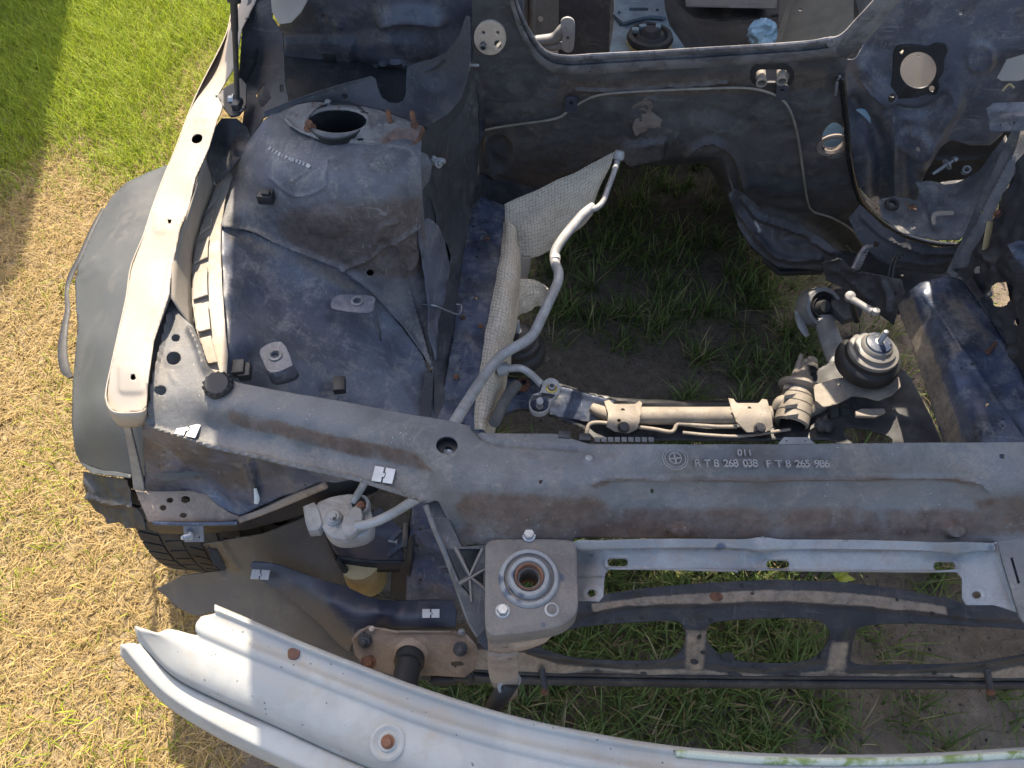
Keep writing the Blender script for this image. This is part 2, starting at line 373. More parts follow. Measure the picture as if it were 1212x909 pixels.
M_liner = mat('grey_liner_plastic', (.062, .066, .068), (.050, .054, .056), (.10, .094, .083), .35, .3, .55, 0, 5, .06, 200, ((.24, .23, .21), .06, 80), grain=.12)
M_black = mat('black_plastic', (.022, .023, .026), (.014, .014, .016), (.10, .09, .08), .32, .4, .48, 0, 9, .12, 150, grain=.2)
M_duct = mat('blue_black_duct_plastic', (.036, .042, .064), (.028, .032, .050), (.09, .072, .06), .35, .3, .38, 0, 4, .03, 200, ((.12, .12, .13), .05, 60), scratch=.15, grain=.1)
M_splash = mat('brown_black_plastic', (.115, .082, .050), (.080, .058, .037), (.19, .14, .09), .4, .3, .42, 0, 5, .05, 160, ((.15, .14, .12), .06, 70), scratch=.2, grain=.15)
M_alu = mat('dull_aluminium', (.28, .28, .275), (.20, .20, .20), (.26, .225, .19), .4, .3, .50, .3, 16, .12, 200, ((.10, .10, .10), .10, 120), scratch=.3)
M_white_alu = mat('white_oxide_aluminium', (.38, .375, .365), (.27, .268, .26), (.30, .26, .22), .4, .3, .55, .15, 26, .2, 240, ((.16, .15, .14), .12, 160))
M_mat = mat('beige_woven_insulation', (.70, .60, .46), (.60, .51, .39), (.44, .36, .27), .3, .1, .8, 0, 8, .4, 200, weave=1.0)
M_rust = mat('rust', (.19, .085, .045), (.10, .05, .035), None, 0, 0, .8, .1, 40, .4, 220, grain=.4)
M_rubber = mat('black_rubber', (.016, .016, .018), (.011, .011, .012), (.06, .055, .05), .3, .4, .55, 0, 10, .12, 160)
M_tyre = mat('tyre_rubber', (.022, .021, .021), (.016, .015, .015), (.09, .075, .06), .35, .2, .7, 0, 12, .2, 160)
M_zinc = mat('zinc_bolt', (.38, .39, .41), (.27, .28, .29), (.3, .27, .22), .3, .3, .38, .6, 30, .1, 240)
M_yellow = mat('tan_yellow_can', (.42, .32, .15), (.36, .27, .13), (.40, .33, .22), .3, .3, .6, 0, 8, .05, 160)
M_label = mat('white_label', (.52, .52, .50), (.45, .44, .42), (.42, .37, .3), .3, 0, .6, 0, 20, .05, 200, grain=.1)
M_ring = mat('pale_grommet', (.58, .47, .37), (.5, .41, .33), (.40, .32, .25), .3, 0, .6, 0, 20, .1, 200)
M_steel = mat('dirty_cast_metal', (.27, .235, .195), (.185, .16, .135), (.30, .25, .19), .5, .3, .65, .15, 20, .25, 160, ((.08, .07, .06), .15, 90))
M_foam = mat('chipped_foam', (.20, .165, .14), (.15, .12, .10), None, 0, 0, .9, 0, 20, .4, 140)
M_console = mat('pale_blue_zinc_plate', (.22, .30, .36), (.15, .20, .25), (.22, .21, .2), .4, .3, .4, .4, 14, .1, 160, scratch=.4)
M_cabin = mat('cabin_primer', (.17, .155, .135), (.12, .11, .10), (.22, .2, .17), .4, .3, .6, 0, 8, .1, 140)
M_bag = mat('pale_blue_plastic_bag', (.42, .60, .72), (.30, .48, .62), None, 0, 0, .35, 0, 12, .2, 80)
M_mossy = mat('mossy_edge', (.20, .26, .08), (.50, .52, .42), None, 0, 0, .8, 0, 26, .3, 140, lo=.40, hi=.55)
M_blackgloss = mat('glossy_weatherstrip', (.014, .014, .016), (.010, .010, .012), (.06, .06, .06), .2, .3, .22, 0, 12, .05, 160)
M_gold = mat('gold_gasket', (.55, .42, .10), (.5, .36, .08), None, 0, 0, .4, .5, 20, .05, 200)
M_embossed = mat('embossed_plastic', (.24, .24, .235), (.19, .19, .19), (.2, .18, .16), .4, .3, .55, 0, 20, .1, 200)

# ------------------------------------------------------------------ ground and grass
def soil_mat():
    m = bpy.data.materials.new('soil'); m.use_nodes = True; N = m.node_tree.nodes; L = m.node_tree.links; bs = N['Principled BSDF']
    g = N.new('ShaderNodeNewGeometry')
    def noise(sc, d=8, r=.65):
        t = N.new('ShaderNodeTexNoise'); t.inputs['Scale'].default_value = sc; t.inputs['Detail'].default_value = d; t.inputs['Roughness'].default_value = r; L.new(g.outputs['Position'], t.inputs['Vector']); return t.outputs[0]
    r = N.new('ShaderNodeValToRGB'); r.color_ramp.elements[0].position = .33; r.color_ramp.elements[1].position = .68
    r.color_ramp.elements[0].color = (.065, .053, .042, 1); r.color_ramp.elements[1].color = (.30, .24, .185, 1)
    e = r.color_ramp.elements.new(.5); e.color = (.16, .128, .10, 1)
    L.new(noise(38, 10, .75), r.inputs[0])
    at = N.new('ShaderNodeVertexColor'); at.layer_name = 'tone'
    mx = N.new('ShaderNodeMix'); mx.data_type = 'RGBA'; mx.blend_type = 'MIX'; L.new(at.outputs[0], mx.inputs[7]); L.new(r.outputs[0], mx.inputs[6])
    sp = N.new('ShaderNodeSeparateColor'); L.new(at.outputs[0], sp.inputs[0]); mx.inputs[0].default_value = .45
    L.new(mx.outputs[2], bs.inputs['Base Color']); bs.inputs['Roughness'].default_value = .95; bs.inputs['Specular IOR Level'].default_value = .1
    b = N.new('ShaderNodeBump'); b.inputs['Strength'].default_value = .8; b.inputs['Distance'].default_value = .012; L.new(noise(120, 8, .7), b.inputs['Height']); L.new(b.outputs[0], bs.inputs['Normal'])
    return m
def vnoise(x, y, sc, seed=0):
    """cheap vectorised value noise"""
    x = np.asarray(x)*sc+seed*17.3; y = np.asarray(y)*sc-seed*9.1; xi = np.floor(x); yi = np.floor(y); fx = x-xi; fy = y-yi
    def h(a, b): v = np.sin(a*127.1+b*311.7+seed)*43758.5453; return v-np.floor(v)
    fx = fx*fx*(3-2*fx); fy = fy*fy*(3-2*fy)
    return (h(xi, yi)*(1-fx)+h(xi+1, yi)*fx)*(1-fy)+(h(xi, yi+1)*(1-fx)+h(xi+1, yi+1)*fx)*fy
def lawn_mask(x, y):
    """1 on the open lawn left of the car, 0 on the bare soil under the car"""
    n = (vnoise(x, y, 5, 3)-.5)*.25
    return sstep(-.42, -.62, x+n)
def ground_z(x, y):
    return .012*(vnoise(x, y, 3.1, 1)-.5)+.010*(vnoise(x, y, 11, 2)-.5)+.007*(vnoise(x, y, 45, 5)-.5)*(1-lawn_mask(x, y))
ax = np.unique(np.r_[-150, -60, -25, -12, -6, -4, np.linspace(-3, 2.4, 300), 4, 6, 12, 25, 60, 150]); ay = np.unique(np.r_[-150, -60, -25, -12, -6, -2.5, -1, np.linspace(-.3, 4, 240), 6, 12, 25, 60, 150])
GX, GY = np.meshgrid(ax, ay); GZ = np.where((abs(GX) < 3.5) & (abs(GY) < 5), ground_z(GX, GY), 0)
idx = np.arange(GX.size).reshape(GX.shape); F = np.stack([idx[:-1, :-1], idx[:-1, 1:], idx[1:, 1:], idx[1:, :-1]], -1).reshape(-1, 4)
gme = mesh('ground', np.stack([GX.ravel(), GY.ravel(), GZ.ravel()], 1), F, 180)
lm = lawn_mask(GX.ravel(), GY.ravel())[:, None]; far = (np.maximum(abs(GX), abs(GY)).ravel() > 3.2)[:, None]
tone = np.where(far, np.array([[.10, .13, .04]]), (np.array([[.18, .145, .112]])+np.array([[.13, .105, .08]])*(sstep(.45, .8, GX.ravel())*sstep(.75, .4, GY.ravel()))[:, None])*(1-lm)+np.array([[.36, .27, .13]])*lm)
ca = gme.color_attributes.new('tone', 'FLOAT_COLOR', 'POINT'); ca.data.foreach_set('color', np.c_[tone, np.ones(len(tone))].astype(np.float32).ravel())
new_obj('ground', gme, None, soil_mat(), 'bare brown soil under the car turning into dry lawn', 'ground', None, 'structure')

def blade_mat(name, trans=.35):
    m = bpy.data.materials.new(name); m.use_nodes = True; N = m.node_tree.nodes; L = m.node_tree.links; bs = N['Principled BSDF']
    at = N.new('ShaderNodeVertexColor'); at.layer_name = 'tone'; L.new(at.outputs[0], bs.inputs['Base Color']); bs.inputs['Roughness'].default_value = .55; bs.inputs['Specular IOR Level'].default_value = .3
    tr = N.new('ShaderNodeBsdfTranslucent'); L.new(at.outputs[0], tr.inputs[0]); mx = N.new('ShaderNodeMixShader'); mx.inputs[0].default_value = trans
    L.new(bs.outputs[0], mx.inputs[1]); L.new(tr.outputs[0], mx.inputs[2]); L.new(mx.outputs[0], N['Material Output'].inputs[0]); return m
def blades(name, x, y, length, width, lean, col, label, cat, bend=.5, az=None):
    """curved tapering blades, three spans each"""
    n = len(x); az = rng.uniform(0, 2*math.pi, n) if az is None else az; d = np.stack([np.cos(az), np.sin(az)], 1); sd_ = np.stack([-d[:, 1], d[:, 0]], 1)
    z = ground_z(x, y)-.003; V = np.zeros((n, 7, 3)); C = np.zeros((n, 7, 4), np.float32); C[..., 3] = 1
    th = lean.copy(); px = np.stack([x, y], 1).astype(float); pz = z.copy(); k = 0
    tw = rng.uniform(-.8, .8, n)
    for s in range(4):
        wd = width*(1.0, .85, .6, 0)[s]
        sv = np.cos(tw*s*.4)[:, None]*sd_
        if s < 3:
            V[:, k, :2] = px-sv*wd[:, None]/2; V[:, k, 2] = pz; V[:, k+1, :2] = px+sv*wd[:, None]/2; V[:, k+1, 2] = pz
            C[:, k:k+2, :3] = (col*(.75+.12*s))[:, None]; k += 2
        else: V[:, 6, :2] = px; V[:, 6, 2] = pz; C[:, 6, :3] = col*1.12
        px = px+d*(np.sin(th)*length/3)[:, None]; pz = np.maximum(pz+np.cos(th)*length/3, z+.004); th = np.minimum(th+bend*rng.uniform(.2, 1.2, n), 2.0)
    b = (np.arange(n)*7)[:, None]; fq = np.concatenate([b+np.array([0, 1, 3, 2]), b+np.array([2, 3, 5, 4])], 0); ft = b+np.array([4, 5, 6])
    me = bpy.data.meshes.new(name); nv = n*7; nl = len(fq)*4+len(ft)*3
    me.vertices.add(nv); me.vertices.foreach_set('co', V.astype(np.float32).ravel()); me.loops.add(nl); me.loops.foreach_set('vertex_index', np.r_[fq.ravel(), ft.ravel()].astype(np.int32))
    me.polygons.add(len(fq)+len(ft)); me.polygons.foreach_set('loop_start', np.r_[np.arange(len(fq))*4, len(fq)*4+np.arange(len(ft))*3].astype(np.int32)); me.update(calc_edges=True); me.validate()
    ca = me.color_attributes.new('tone', 'FLOAT_COLOR', 'POINT'); ca.data.foreach_set('color', C.ravel())
    return new_obj(name, me, None, blade_mat(name+'_blades'), label, cat, None, 'stuff')
def pick(a, b, t): return np.asarray(a)[None]*(1-t[:, None])+np.asarray(b)[None]*t[:, None]
# dry lawn
n = 200000; x = rng.uniform(-2.75, -.40, n); y = rng.uniform(-.25, 3.1, n)
keep = rng.random(n) < lawn_mask(x, y)*1.0; x, y = x[keep], y[keep]; n = len(x)
green = sstep(.25, .9, (y-1.15)*.55-(x+1.05)*.75+(vnoise(x, y, 3.5, 6)-.5)*.9)         # greener towards the far left
g = rng.random(n) < green*.85+.13*(vnoise(x, y, 4.5, 8) > .60)+.03; t = rng.random(n)
col = np.where(g[:, None], pick((.18, .26, .014), (.38, .43, .030), t), pick((.31, .215, .075), (.48, .35, .155), t)); col *= (.75+.5*rng.random(n))[:, None]
ln = np.where(g, rng.uniform(.03, .085, n)*(.7+.6*green), rng.uniform(.025, .065, n)); le = np.where(g, rng.uniform(.15, .9, n), rng.uniform(.6, 1.5, n))
blades('lawn_grass', x, y, ln, rng.uniform(.0015, .0032, n), le, col, 'sunlit yellow dry lawn beside the car, greener towards the far corner', 'grass', .35)
# weeds and grass growing in tufts through the empty engine bay and in front of the beam
tx = []; ty = []; tl = []
for _ in range(1050):
    cx_, cy_ = rng.uniform(-.25, 1.45), rng.uniform(.05, 2.3)
    if _ > 850: cx_, cy_ = rng.uniform(-.2, .6), rng.uniform(.15, .75)
    if vnoise(cx_, cy_, 2.6, 9)+.25*rng.random() < (.44 if _ <= 850 else .1): continue
    if cx_ > .55 and cy_ < .62 and rng.random() < .7: continue
    k = rng.integers(14, 46); r_ = rng.uniform(.015, .06); a = rng.uniform(0, 6.28, k); rr = r_*np.sqrt(rng.random(k)); tx += list(cx_+rr*np.cos(a)); ty += list(cy_+rr*np.sin(a)); tl += list(rng.uniform(.04, .115, k)*rng.uniform(.65, 1.2))
x, y, ln = np.array(tx), np.array(ty), np.array(tl); n = len(x); t = rng.random(n); dry = rng.random(n) < .16
col = np.where(dry[:, None], pick((.30, .23, .11), (.44, .36, .2), t), pick((.09, .135, .030), (.22, .28, .085), t)); col *= (.7+.5*rng.random(n))[:, None]
blades('engine_bay_grass', x, y, ln, rng.uniform(.0026, .0048, n), rng.uniform(.1, .95, n), col, 'green grass tufts growing from soil inside the empty engine bay', 'grass', .38)
n = 9000; x = rng.uniform(-.3, 1.5, n); y = rng.uniform(.0, 2.4, n); t = rng.random(n)
blades('dead_straw', x, y, rng.uniform(.02, .09, n), rng.uniform(.001, .0024, n), rng.uniform(1.2, 1.6, n), pick((.14, .105, .07), (.36, .29, .19), t), 'thin dead straw lying on the soil under the car', 'straw', .12)

# crumbs of soil and grit on the bare ground
n = 9000; cx_ = rng.uniform(-.35, 1.45, n); cy_ = rng.uniform(.0, 2.0, n); cz_ = ground_z(cx_, cy_); r_ = rng.uniform(.0012, .0045, n)*(1+(rng.random(n) < .05)*1.5)
tet = np.array([[1, 0, -.4], [-.5, .87, -.4], [-.5, -.87, -.4], [0, 0, .9]]); rot = rng.uniform(0, 6.28, n); ca_, sa_ = np.cos(rot), np.sin(rot)
V = np.stack([(tet[None, :, 0]*ca_[:, None]-tet[None, :, 1]*sa_[:, None])*r_[:, None]+cx_[:, None], (tet[None, :, 0]*sa_[:, None]+tet[None, :, 1]*ca_[:, None])*r_[:, None]+cy_[:, None], tet[None, :, 2]*r_[:, None]*rng.uniform(.5, 1.2, (n, 4))+cz_[:, None]+.001], -1).reshape(-1, 3)
F = (np.arange(n)[:, None, None]*4+np.array([[0, 1, 3], [1, 2, 3], [2, 0, 3]])[None]).reshape(-1, 3)
cm = bpy.data.meshes.new('soil_crumbs'); cm.from_pydata(V.tolist(), [], F.tolist()); t = rng.random(n); cc = np.repeat(np.c_[pick((.04, .03, .025), (.22, .18, .14), t), np.ones(n)], 4, 0)
ca = cm.color_attributes.new('tone', 'FLOAT_COLOR', 'POINT'); ca.data.foreach_set('color', cc.astype(np.float32).ravel()); new_obj('soil_crumbs', cm, None, blade_mat('soil_crumb', 0.0), 'crumbs of soil and grit scattered under the car', 'grit', None, 'stuff')

# ------------------------------------------------------------------ the car: welded shell
Z3 = lambda L, z: [(a, b, z) for a, b in L]
car = thing('stripped_car', 'stripped front end of a car with empty engine bay and pale fender rail', 'car', (.27, .9, 0))
def part(o): return o
# fender rail
RL = [(296, -40), (283, -12), (275, 8), (267, 42), (238, 100), (224, 132), (206, 180), (195, 206), (180, 246), (170, 278), (155, 315), (150, 349), (139, 399), (130, 440), (125, 466), (128, 480), (139, 488)]
RR = [(168, 487), (173, 480), (175, 453), (182, 404), (200, 349), (204, 315), (212, 278), (224, 246), (232, 211), (245, 182), (255, 148), (264, 127), (257, 114), (277, 79), (286, 34), (301, 5), (318, -40)]
def rail_z(y): return .845+(470-y)*.000125
railc = [(x+3, y, rail_z(y)-.010) for x, y in RL[1:-2:2]]+[(x, y, rail_z(y)-.004) for x, y in RR[1::2]]+[((RL[i][0]+RR[-1-i][0])/2, RL[i][1], rail_z(RL[i][1])) for i in range(1, 15, 2)]
railc = [c for c in railc]
holes = [ell(233, 164, 7, 5.5, rot=-.4), ell(246, 132, 3.2, 2.0), ell(290, 20, 4.5, 2.6), ell(201, 263, 3.8, 3), ell(159, 447, 4, 4)]
rail = panel('fender_rail', RL+RR, railc, M_cream, car, holes, [('step', rrect(182, 250, 217, 276, 5), .0022, 2.5), ('step', rrect(141, 431, 172, 466, 6), .003, 3), ('step', [(232, 138), (228, 143), (258, 141), (259, 137)], .0015, 2), ('ridge', [(176, 400), (196, 345), (202, 312), (210, 276), (222, 244), (231, 209), (244, 180)], 3, .0016)], cell=2.5, rough=.0008, rscale=10, label='cream dusty fender rail with round holes')
ruled('rail_outer_side', [[(x, y, rail_z(y)-.011) for x, y in RL], [(x-1, y+4, rail_z(y)-.065) for x, y in RL]], M_cream, rail, 60, 3)
RW = [(168, 487), (175, 453), (182, 404), (200, 349), (204, 315), (212, 278), (224, 246), (242, 184)]
RWb = [(180, 520), (192, 492), (208, 440), (229, 392), (226, 349), (228, 304), (236, 270), (254, 220)]
ruled('rail_inner_side', [[(x, y, rail_z(y)-.004) for x, y in RW[3:]], [(x, y, .805) for x, y in RWb[3:]]], M_cream, rail, 40, 4)
ruled('rail_nose', [[(125, 466, .836), (128, 480, .836), (139, 488, .836), (168, 487, .838), (173, 480, .838)], [(126, 470, .822), (130, 488, .820), (142, 497, .82), (168, 496, .822), (174, 486, .822)], [(128, 474, .79), (134, 495, .785), (146, 505, .785), (168, 503, .79), (175, 492, .79)]], M_cream, rail, 24, 3)
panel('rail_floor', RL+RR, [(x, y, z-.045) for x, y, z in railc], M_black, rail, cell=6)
# flange with lapped weld tabs
FL = [(254, 220), (236, 270), (228, 304), (226, 349), (232, 389), (243, 425), (252, 443)]
FR = [(268, 443), (270, 420), (267, 391), (263, 338), (261, 294), (262, 267), (267, 233), (279, 196), (272, 198)]
fl = panel('apron_flange', FL+FR, [(254, 220, .806), (228, 304, .804), (226, 349, .803), (245, 430, .792), (268, 443, .785), (263, 338, .797), (261, 294, .80), (279, 196, .806), (266, 233, .803)], M_cream, car, [ell(231, 310, 2, 3), ell(220+21, 360, 2, 3)], [], cell=2, label='sunlit cream flange inboard of the fender rail')
seam = [(267, 205), (255, 240), (250, 265), (246, 290), (245, 330), (246, 360), (250, 400), (256, 425), (262, 440)]
cuts = [0, .16, .24, .40, .47, .66, .75, .93, 1]; s_ = resample(np.array(seam, float), 60); f_ = resample(np.array([(256, 219), (237, 270), (229, 304), (227.5, 349), (233, 389), (244, 425), (252, 440)], float), 60)
for a, b in ((.02, .16), (.18, .30), (.33, .45), (.48, .63), (.66, .80), (.83, .98)):
    i, j = int(a*59), int(b*59); A = s_[i:j]; B = f_[i:j]
    pl = [tuple(p) for p in A]+[tuple(p) for p in B[::-1]]
    panel('weld_tab', pl, [(p[0], p[1], .8075-.012*max(0, (p[1]-380)/60)) for p in pl[::4]], M_cream, fl, cell=2, thick=.002)
# inner apron and strut tower skin
A = []
for row in (
 [(311, 143, .872), (322, 150, .876), (345, 165, .879), (385, 178, .879), (430, 182, .879), (468, 182, .876), (494, 172, .870)],
 [(300, 170, .85), (308, 186, .855), (335, 205, .86), (385, 220, .86), (430, 224, .858), (470, 220, .855), (497, 203, .85)],
 [(283, 205, .815), (292, 225, .805), (325, 250, .795), (385, 268, .79), (430, 275, .785), (475, 273, .78), (502, 255, .78)],
 [(266, 262, .80), (282, 272, .775), (322, 290, .745), (375, 308, .72), (430, 325, .70), (480, 326, .69), (506, 315, .68)],
 [(263, 300, .797), (285, 312, .765), (330, 335, .71), (385, 358, .665), (440, 380, .63), (490, 385, .605), (510, 380, .60)],
 [(264, 350, .79), (290, 365, .755), (340, 390, .70), (395, 410, .645), (450, 430, .60), (495, 440, .57), (513, 440, .56)],
 [(268, 410, .78), (300, 425, .735), (350, 445, .675), (400, 465, .62), (450, 482, .58), (495, 495, .555), (515, 500, .55)],
 [(270, 470, .74), (310, 490, .69), (360, 510, .63), (410, 530, .585), (460, 550, .55), (500, 560, .53), (518, 565, .53)]): A += row
A += [(250, 300, .782), (251, 350, .775), (255, 410, .765), (255, 255, .79), (268, 205, .80), (286, 168, .84)]
A += [(325, 131, .872), (345, 124, .872), (400, 121, .873), (450, 128, .873), (502, 150, .868), (400, 145, .874), (360, 145, .874), (450, 155, .876)]
crease = [(266, 268), (300, 276), (340, 293), (380, 308), (405, 318), (440, 345), (475, 385), (500, 420), (513, 450)]
APo = [(266, 262), (263, 300), (264, 350), (268, 410), (268, 450), (272, 480), (360, 515), (460, 550), (518, 565), (515, 500), (513, 440)]
apron = panel('inner_apron', [c for c in crease[::-1]]+[(252, 262), (251, 350), (254, 410), (255, 450), (262, 480), (360, 515), (460, 550), (518, 565), (516, 500)], A, M_apron, car, [], [('ridge', [(300, 320), (360, 350), (420, 400), (470, 460)], 26, .004), ('ridge', [(330, 420), (420, 440), (500, 430)], 5, .0012), ('disc', 330, 360, 40, 30, -.003, .5)], cell=3, rough=.0022, rscale=12, stain_shadow_areas=[([(268, 268), (330, 290), (400, 318), (440, 350), (420, 350), (330, 310), (268, 285)], 8, .6)], label='dark blue inner apron panel, scuffed and dusty')
tower_out = [(311, 143), (292, 170), (270, 205), (261, 232), (254, 268)]+crease[1:]+[(513, 440), (511, 400), (508, 340), (504, 285), (500, 230), (498, 190), (499, 165), (502, 150), (480, 138), (450, 128), (400, 121), (365, 120), (345, 124), (325, 131)]
tower = panel('strut_tower', tower_out, [(x, y, z+.0015) for x, y, z in A], M_tower, car, [ell(438, 323, 4.2, 4), ell(400, 147, 35, 14.5, 36)], [ ('ridge', crease, 4, .0045), ('ridge', [(403, 320), (440, 304), (470, 285), (496, 268)], 2.2, .006), ('ridge', [(470, 290), (482, 340), (500, 400), (510, 440)], 2.5, .008), ('disc', 455, 300, 10, 14, -.007, .5), ('disc', 390, 262, 22, 16, .007, .4), ('ridge', [(440, 300), (450, 270), (470, 262)], 3, .004), ('ridge', [(345, 215), (385, 190), (385, 205), (383, 222), (350, 232), (320, 210)], 1.6, .0024), ('ridge', [(485, 290), (495, 300), (488, 318), (478, 318)], 2, .004)], cell=2.0, rough=.0020, rscale=14, stain_shadow_areas=[([(330, 250), (390, 240), (500, 232), (505, 330), (440, 330), (390, 310), (330, 290)], 14, .9)], label='dusty dark strut tower dome with stamped number')
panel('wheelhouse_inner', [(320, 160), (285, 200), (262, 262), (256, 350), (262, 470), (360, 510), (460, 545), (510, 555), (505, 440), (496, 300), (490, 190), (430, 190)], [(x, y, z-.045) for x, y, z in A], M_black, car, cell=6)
# tower top plate
M_topplate = mat('dust_grey_plate', (.155, .15, .145), (.10, .098, .098), (.30, .265, .225), .65, .4, .6, 0, 16, .2, 140, ((.1, .05, .035), .2, 60), scratch=.3, stain_shadow=(.17, .10, .075))
TZ = .889
top = panel('tower_top_plate', [(337, 143), (342, 130), (352, 124), (370, 120.5), (398, 122), (430, 126), (450, 130), (475, 142), (500, 149), (497, 160), (491, 169), (459, 176.5), (430, 172), (387, 169), (356, 158), (343, 150)], [(337, 143, TZ-.004), (352, 124, TZ-.004), (398, 122, TZ), (450, 130, TZ), (500, 149, TZ-.005), (491, 169, TZ-.016), (459, 176, TZ-.018), (430, 172, TZ-.01), (387, 169, TZ-.008), (356, 158, TZ-.006), (400, 145, TZ+.002), (465, 150, TZ), (440, 162, TZ), (380, 158, TZ)], M_topplate, tower, [ell(400, 145, 34, 13.5, 36), rrect(427, 132, 436, 136.5, 1), rrect(423, 163, 431, 168, 1)], [('ridge', ell(400, 145, 37, 15.5, 24)+[(437, 145)], 3, .005), ('ridge', [(339, 143), (352, 154), (385, 164), (430, 167), (460, 170)], 2.5, .004)], cell=1.6, thick=.004, stain_shadow_areas=[([(440, 165), (470, 150), (500, 149), (492, 170), (459, 178)], 6, .7)], label='grey dusty top plate of the strut tower with large round opening')
c0 = P(400, 145, TZ); rt = 34*m_per_px(c0)
lathe('bearing_collar', [(rt*1.0, .006), (rt*1.03, .004), (rt*.99, 0), (rt*.96, -.03), (rt*.95, -.06), (rt*.5, -.065), (rt*.45, -.05), (rt*.4, -.05), (rt*.38, -.08), (.001, -.08)], c0, M_rubber, tower)
bolt('tower_nut', P(367, 152, TZ), M_rust, tower, .0065, .012); 
for x, y in ((462, 146), (490, 147)): stud('tower_stud', P(x+1, y+2, TZ-.004), M_rust, tower, .0042, .026, (-.1, .05, 1))
bolt('tower_nut', P(389, 124, TZ), M_zinc, tower, .005, .008); bolt('tower_nut', P(450, 149, TZ), M_zinc, tower, .004, .004)
ruled('rusty_hem', [[(459, 176, TZ-.016), (475, 174, TZ-.014), (491, 168, TZ-.013), (500, 149, TZ-.004)], [(459, 180, TZ-.024), (476, 178, TZ-.024), (493, 173, TZ-.022), (503, 153, TZ-.012)]], M_rust, tower, 16, 2)
# stamped number on the tower, characters laid along the dome
txt = '0178/PN59555'; tz = tps([(x, y, z+.0015) for x, y, z in A]); pth = resample(np.array([(319, 177.5), (326, 182.5), (335, 187.5), (345, 191.5), (355, 195), (362, 197.5)], float), len(txt))
def surf_n(f, x, y):
    a = P(x, y, f(np.array(x), np.array(y))); b = P(x+2., y, f(np.array(x+2.), np.array(y))); c = P(x, y+2., f(np.array(x), np.array(y+2.))); n = unit(np.cross(b-a, c-a)); n = n if n@(_C-a) > 0 else -n; return a, n
for i, ch in enumerate(txt):
    a, n_ = surf_n(tz, *map(float, pth[i])); d = pth[min(i+1, len(txt)-1)]-pth[max(i-1, 0)]; b = P(pth[i][0]+d[0], pth[i][1]+d[1], tz(np.array(pth[i][0]+d[0]), np.array(pth[i][1]+d[1])))
    text_mesh('stamped_character', ch, .0078, a+n_*.0028, b-a, n_, M_label, tower, .0008)
a, n_ = surf_n(tz, 366., 197.5); lathe('stamped_dot', [(.003, 0), (.003, .001), (.0001, .0012)], a+n_*.0026, M_label, tower, n_, 16)
# small fittings on tower and apron
def clip_block(name, x, y, z, wx, wy, h, m, par, rot=0):
    c = P(x, y, z); k = m_per_px(c); bm = bmesh.new(); bmesh.ops.create_cube(bm, size=1); bmesh.ops.scale(bm, vec=(wx*k, wy*k*1.2, h), verts=bm.verts); bmesh.ops.bevel(bm, geom=bm.edges[:], offset=.0012, segments=2, affect='EDGES', profile=.5)
    bmesh.ops.rotate(bm, verts=bm.verts, cent=(0, 0, 0), matrix=Matrix.Rotation(rot, 3, 'Z')); bmesh.ops.translate(bm, verts=bm.verts, vec=Vector(c)); me = bpy.data.meshes.new(name); bm.to_mesh(me); bm.free(); fin(me, 30); return new_obj(name, me, par, m)
clip_block('cable_clip', 315, 233, .825, 18, 12, .016, M_black, tower); lathe('clip_eye', [(.0085, 0), (.0085, .004), (.005, .005), (.005, 0)], P(337, 238, .806), M_black, tower, (.2, -.6, .7), 20)
clip_block('cable_clip', 315, 229, .834, 10, 6, .008, M_rubber, tower)
for nm, o, hx, hy in (('slotted_bracket', [(396, 352), (410, 349), (441, 351), (442, 360), (437, 370), (400, 367), (392, 362)], 423, 357), ('slotted_bracket', [(309, 413), (333, 405), (345, 428), (343, 434), (321, 441), (312, 428)], 326, 421)):
    z0 = .70 if hx > 400 else .755
    b_ = plate(nm, o, M_apron, apron, z0, [ell(hx, hy, 5, 3.4)], .003, .0008, 3)
    lathe('bracket_eye', [(.0105, 0), (.0105, .003), (.0075, .004), (.0062, .003), (.0062, -.004)], P(hx, hy, z0), M_alu, b_, seg=24)
ruled('bracket_skirt', [[(437, 370, .70), (442, 360, .70), (441, 351, .70)], [(451, 404, .635), (450, 390, .65), (446, 374, .665)]], M_apron, apron, 10, 3)
ruled('bracket_skirt', [[(312, 428, .755), (321, 441, .755), (343, 434, .755), (345, 428, .755)], [(316, 440, .735), (326, 455, .73), (352, 448, .715), (352, 440, .72)]], M_apron, apron, 12, 3)
for x, y, z in ((402, 456, .645), (283, 436, .77), (290, 440, .765)): clip_block('cable_clip', x, y, z, 14, 16, .014, M_black, apron, .2)
tube('wire_clip', [(500, 360, .63), (515, 362, .64), (530, 368, .60), (543, 372, .57), (546, 362, .565), (540, 360, .565)], .0016, M_zinc, apron, 8)
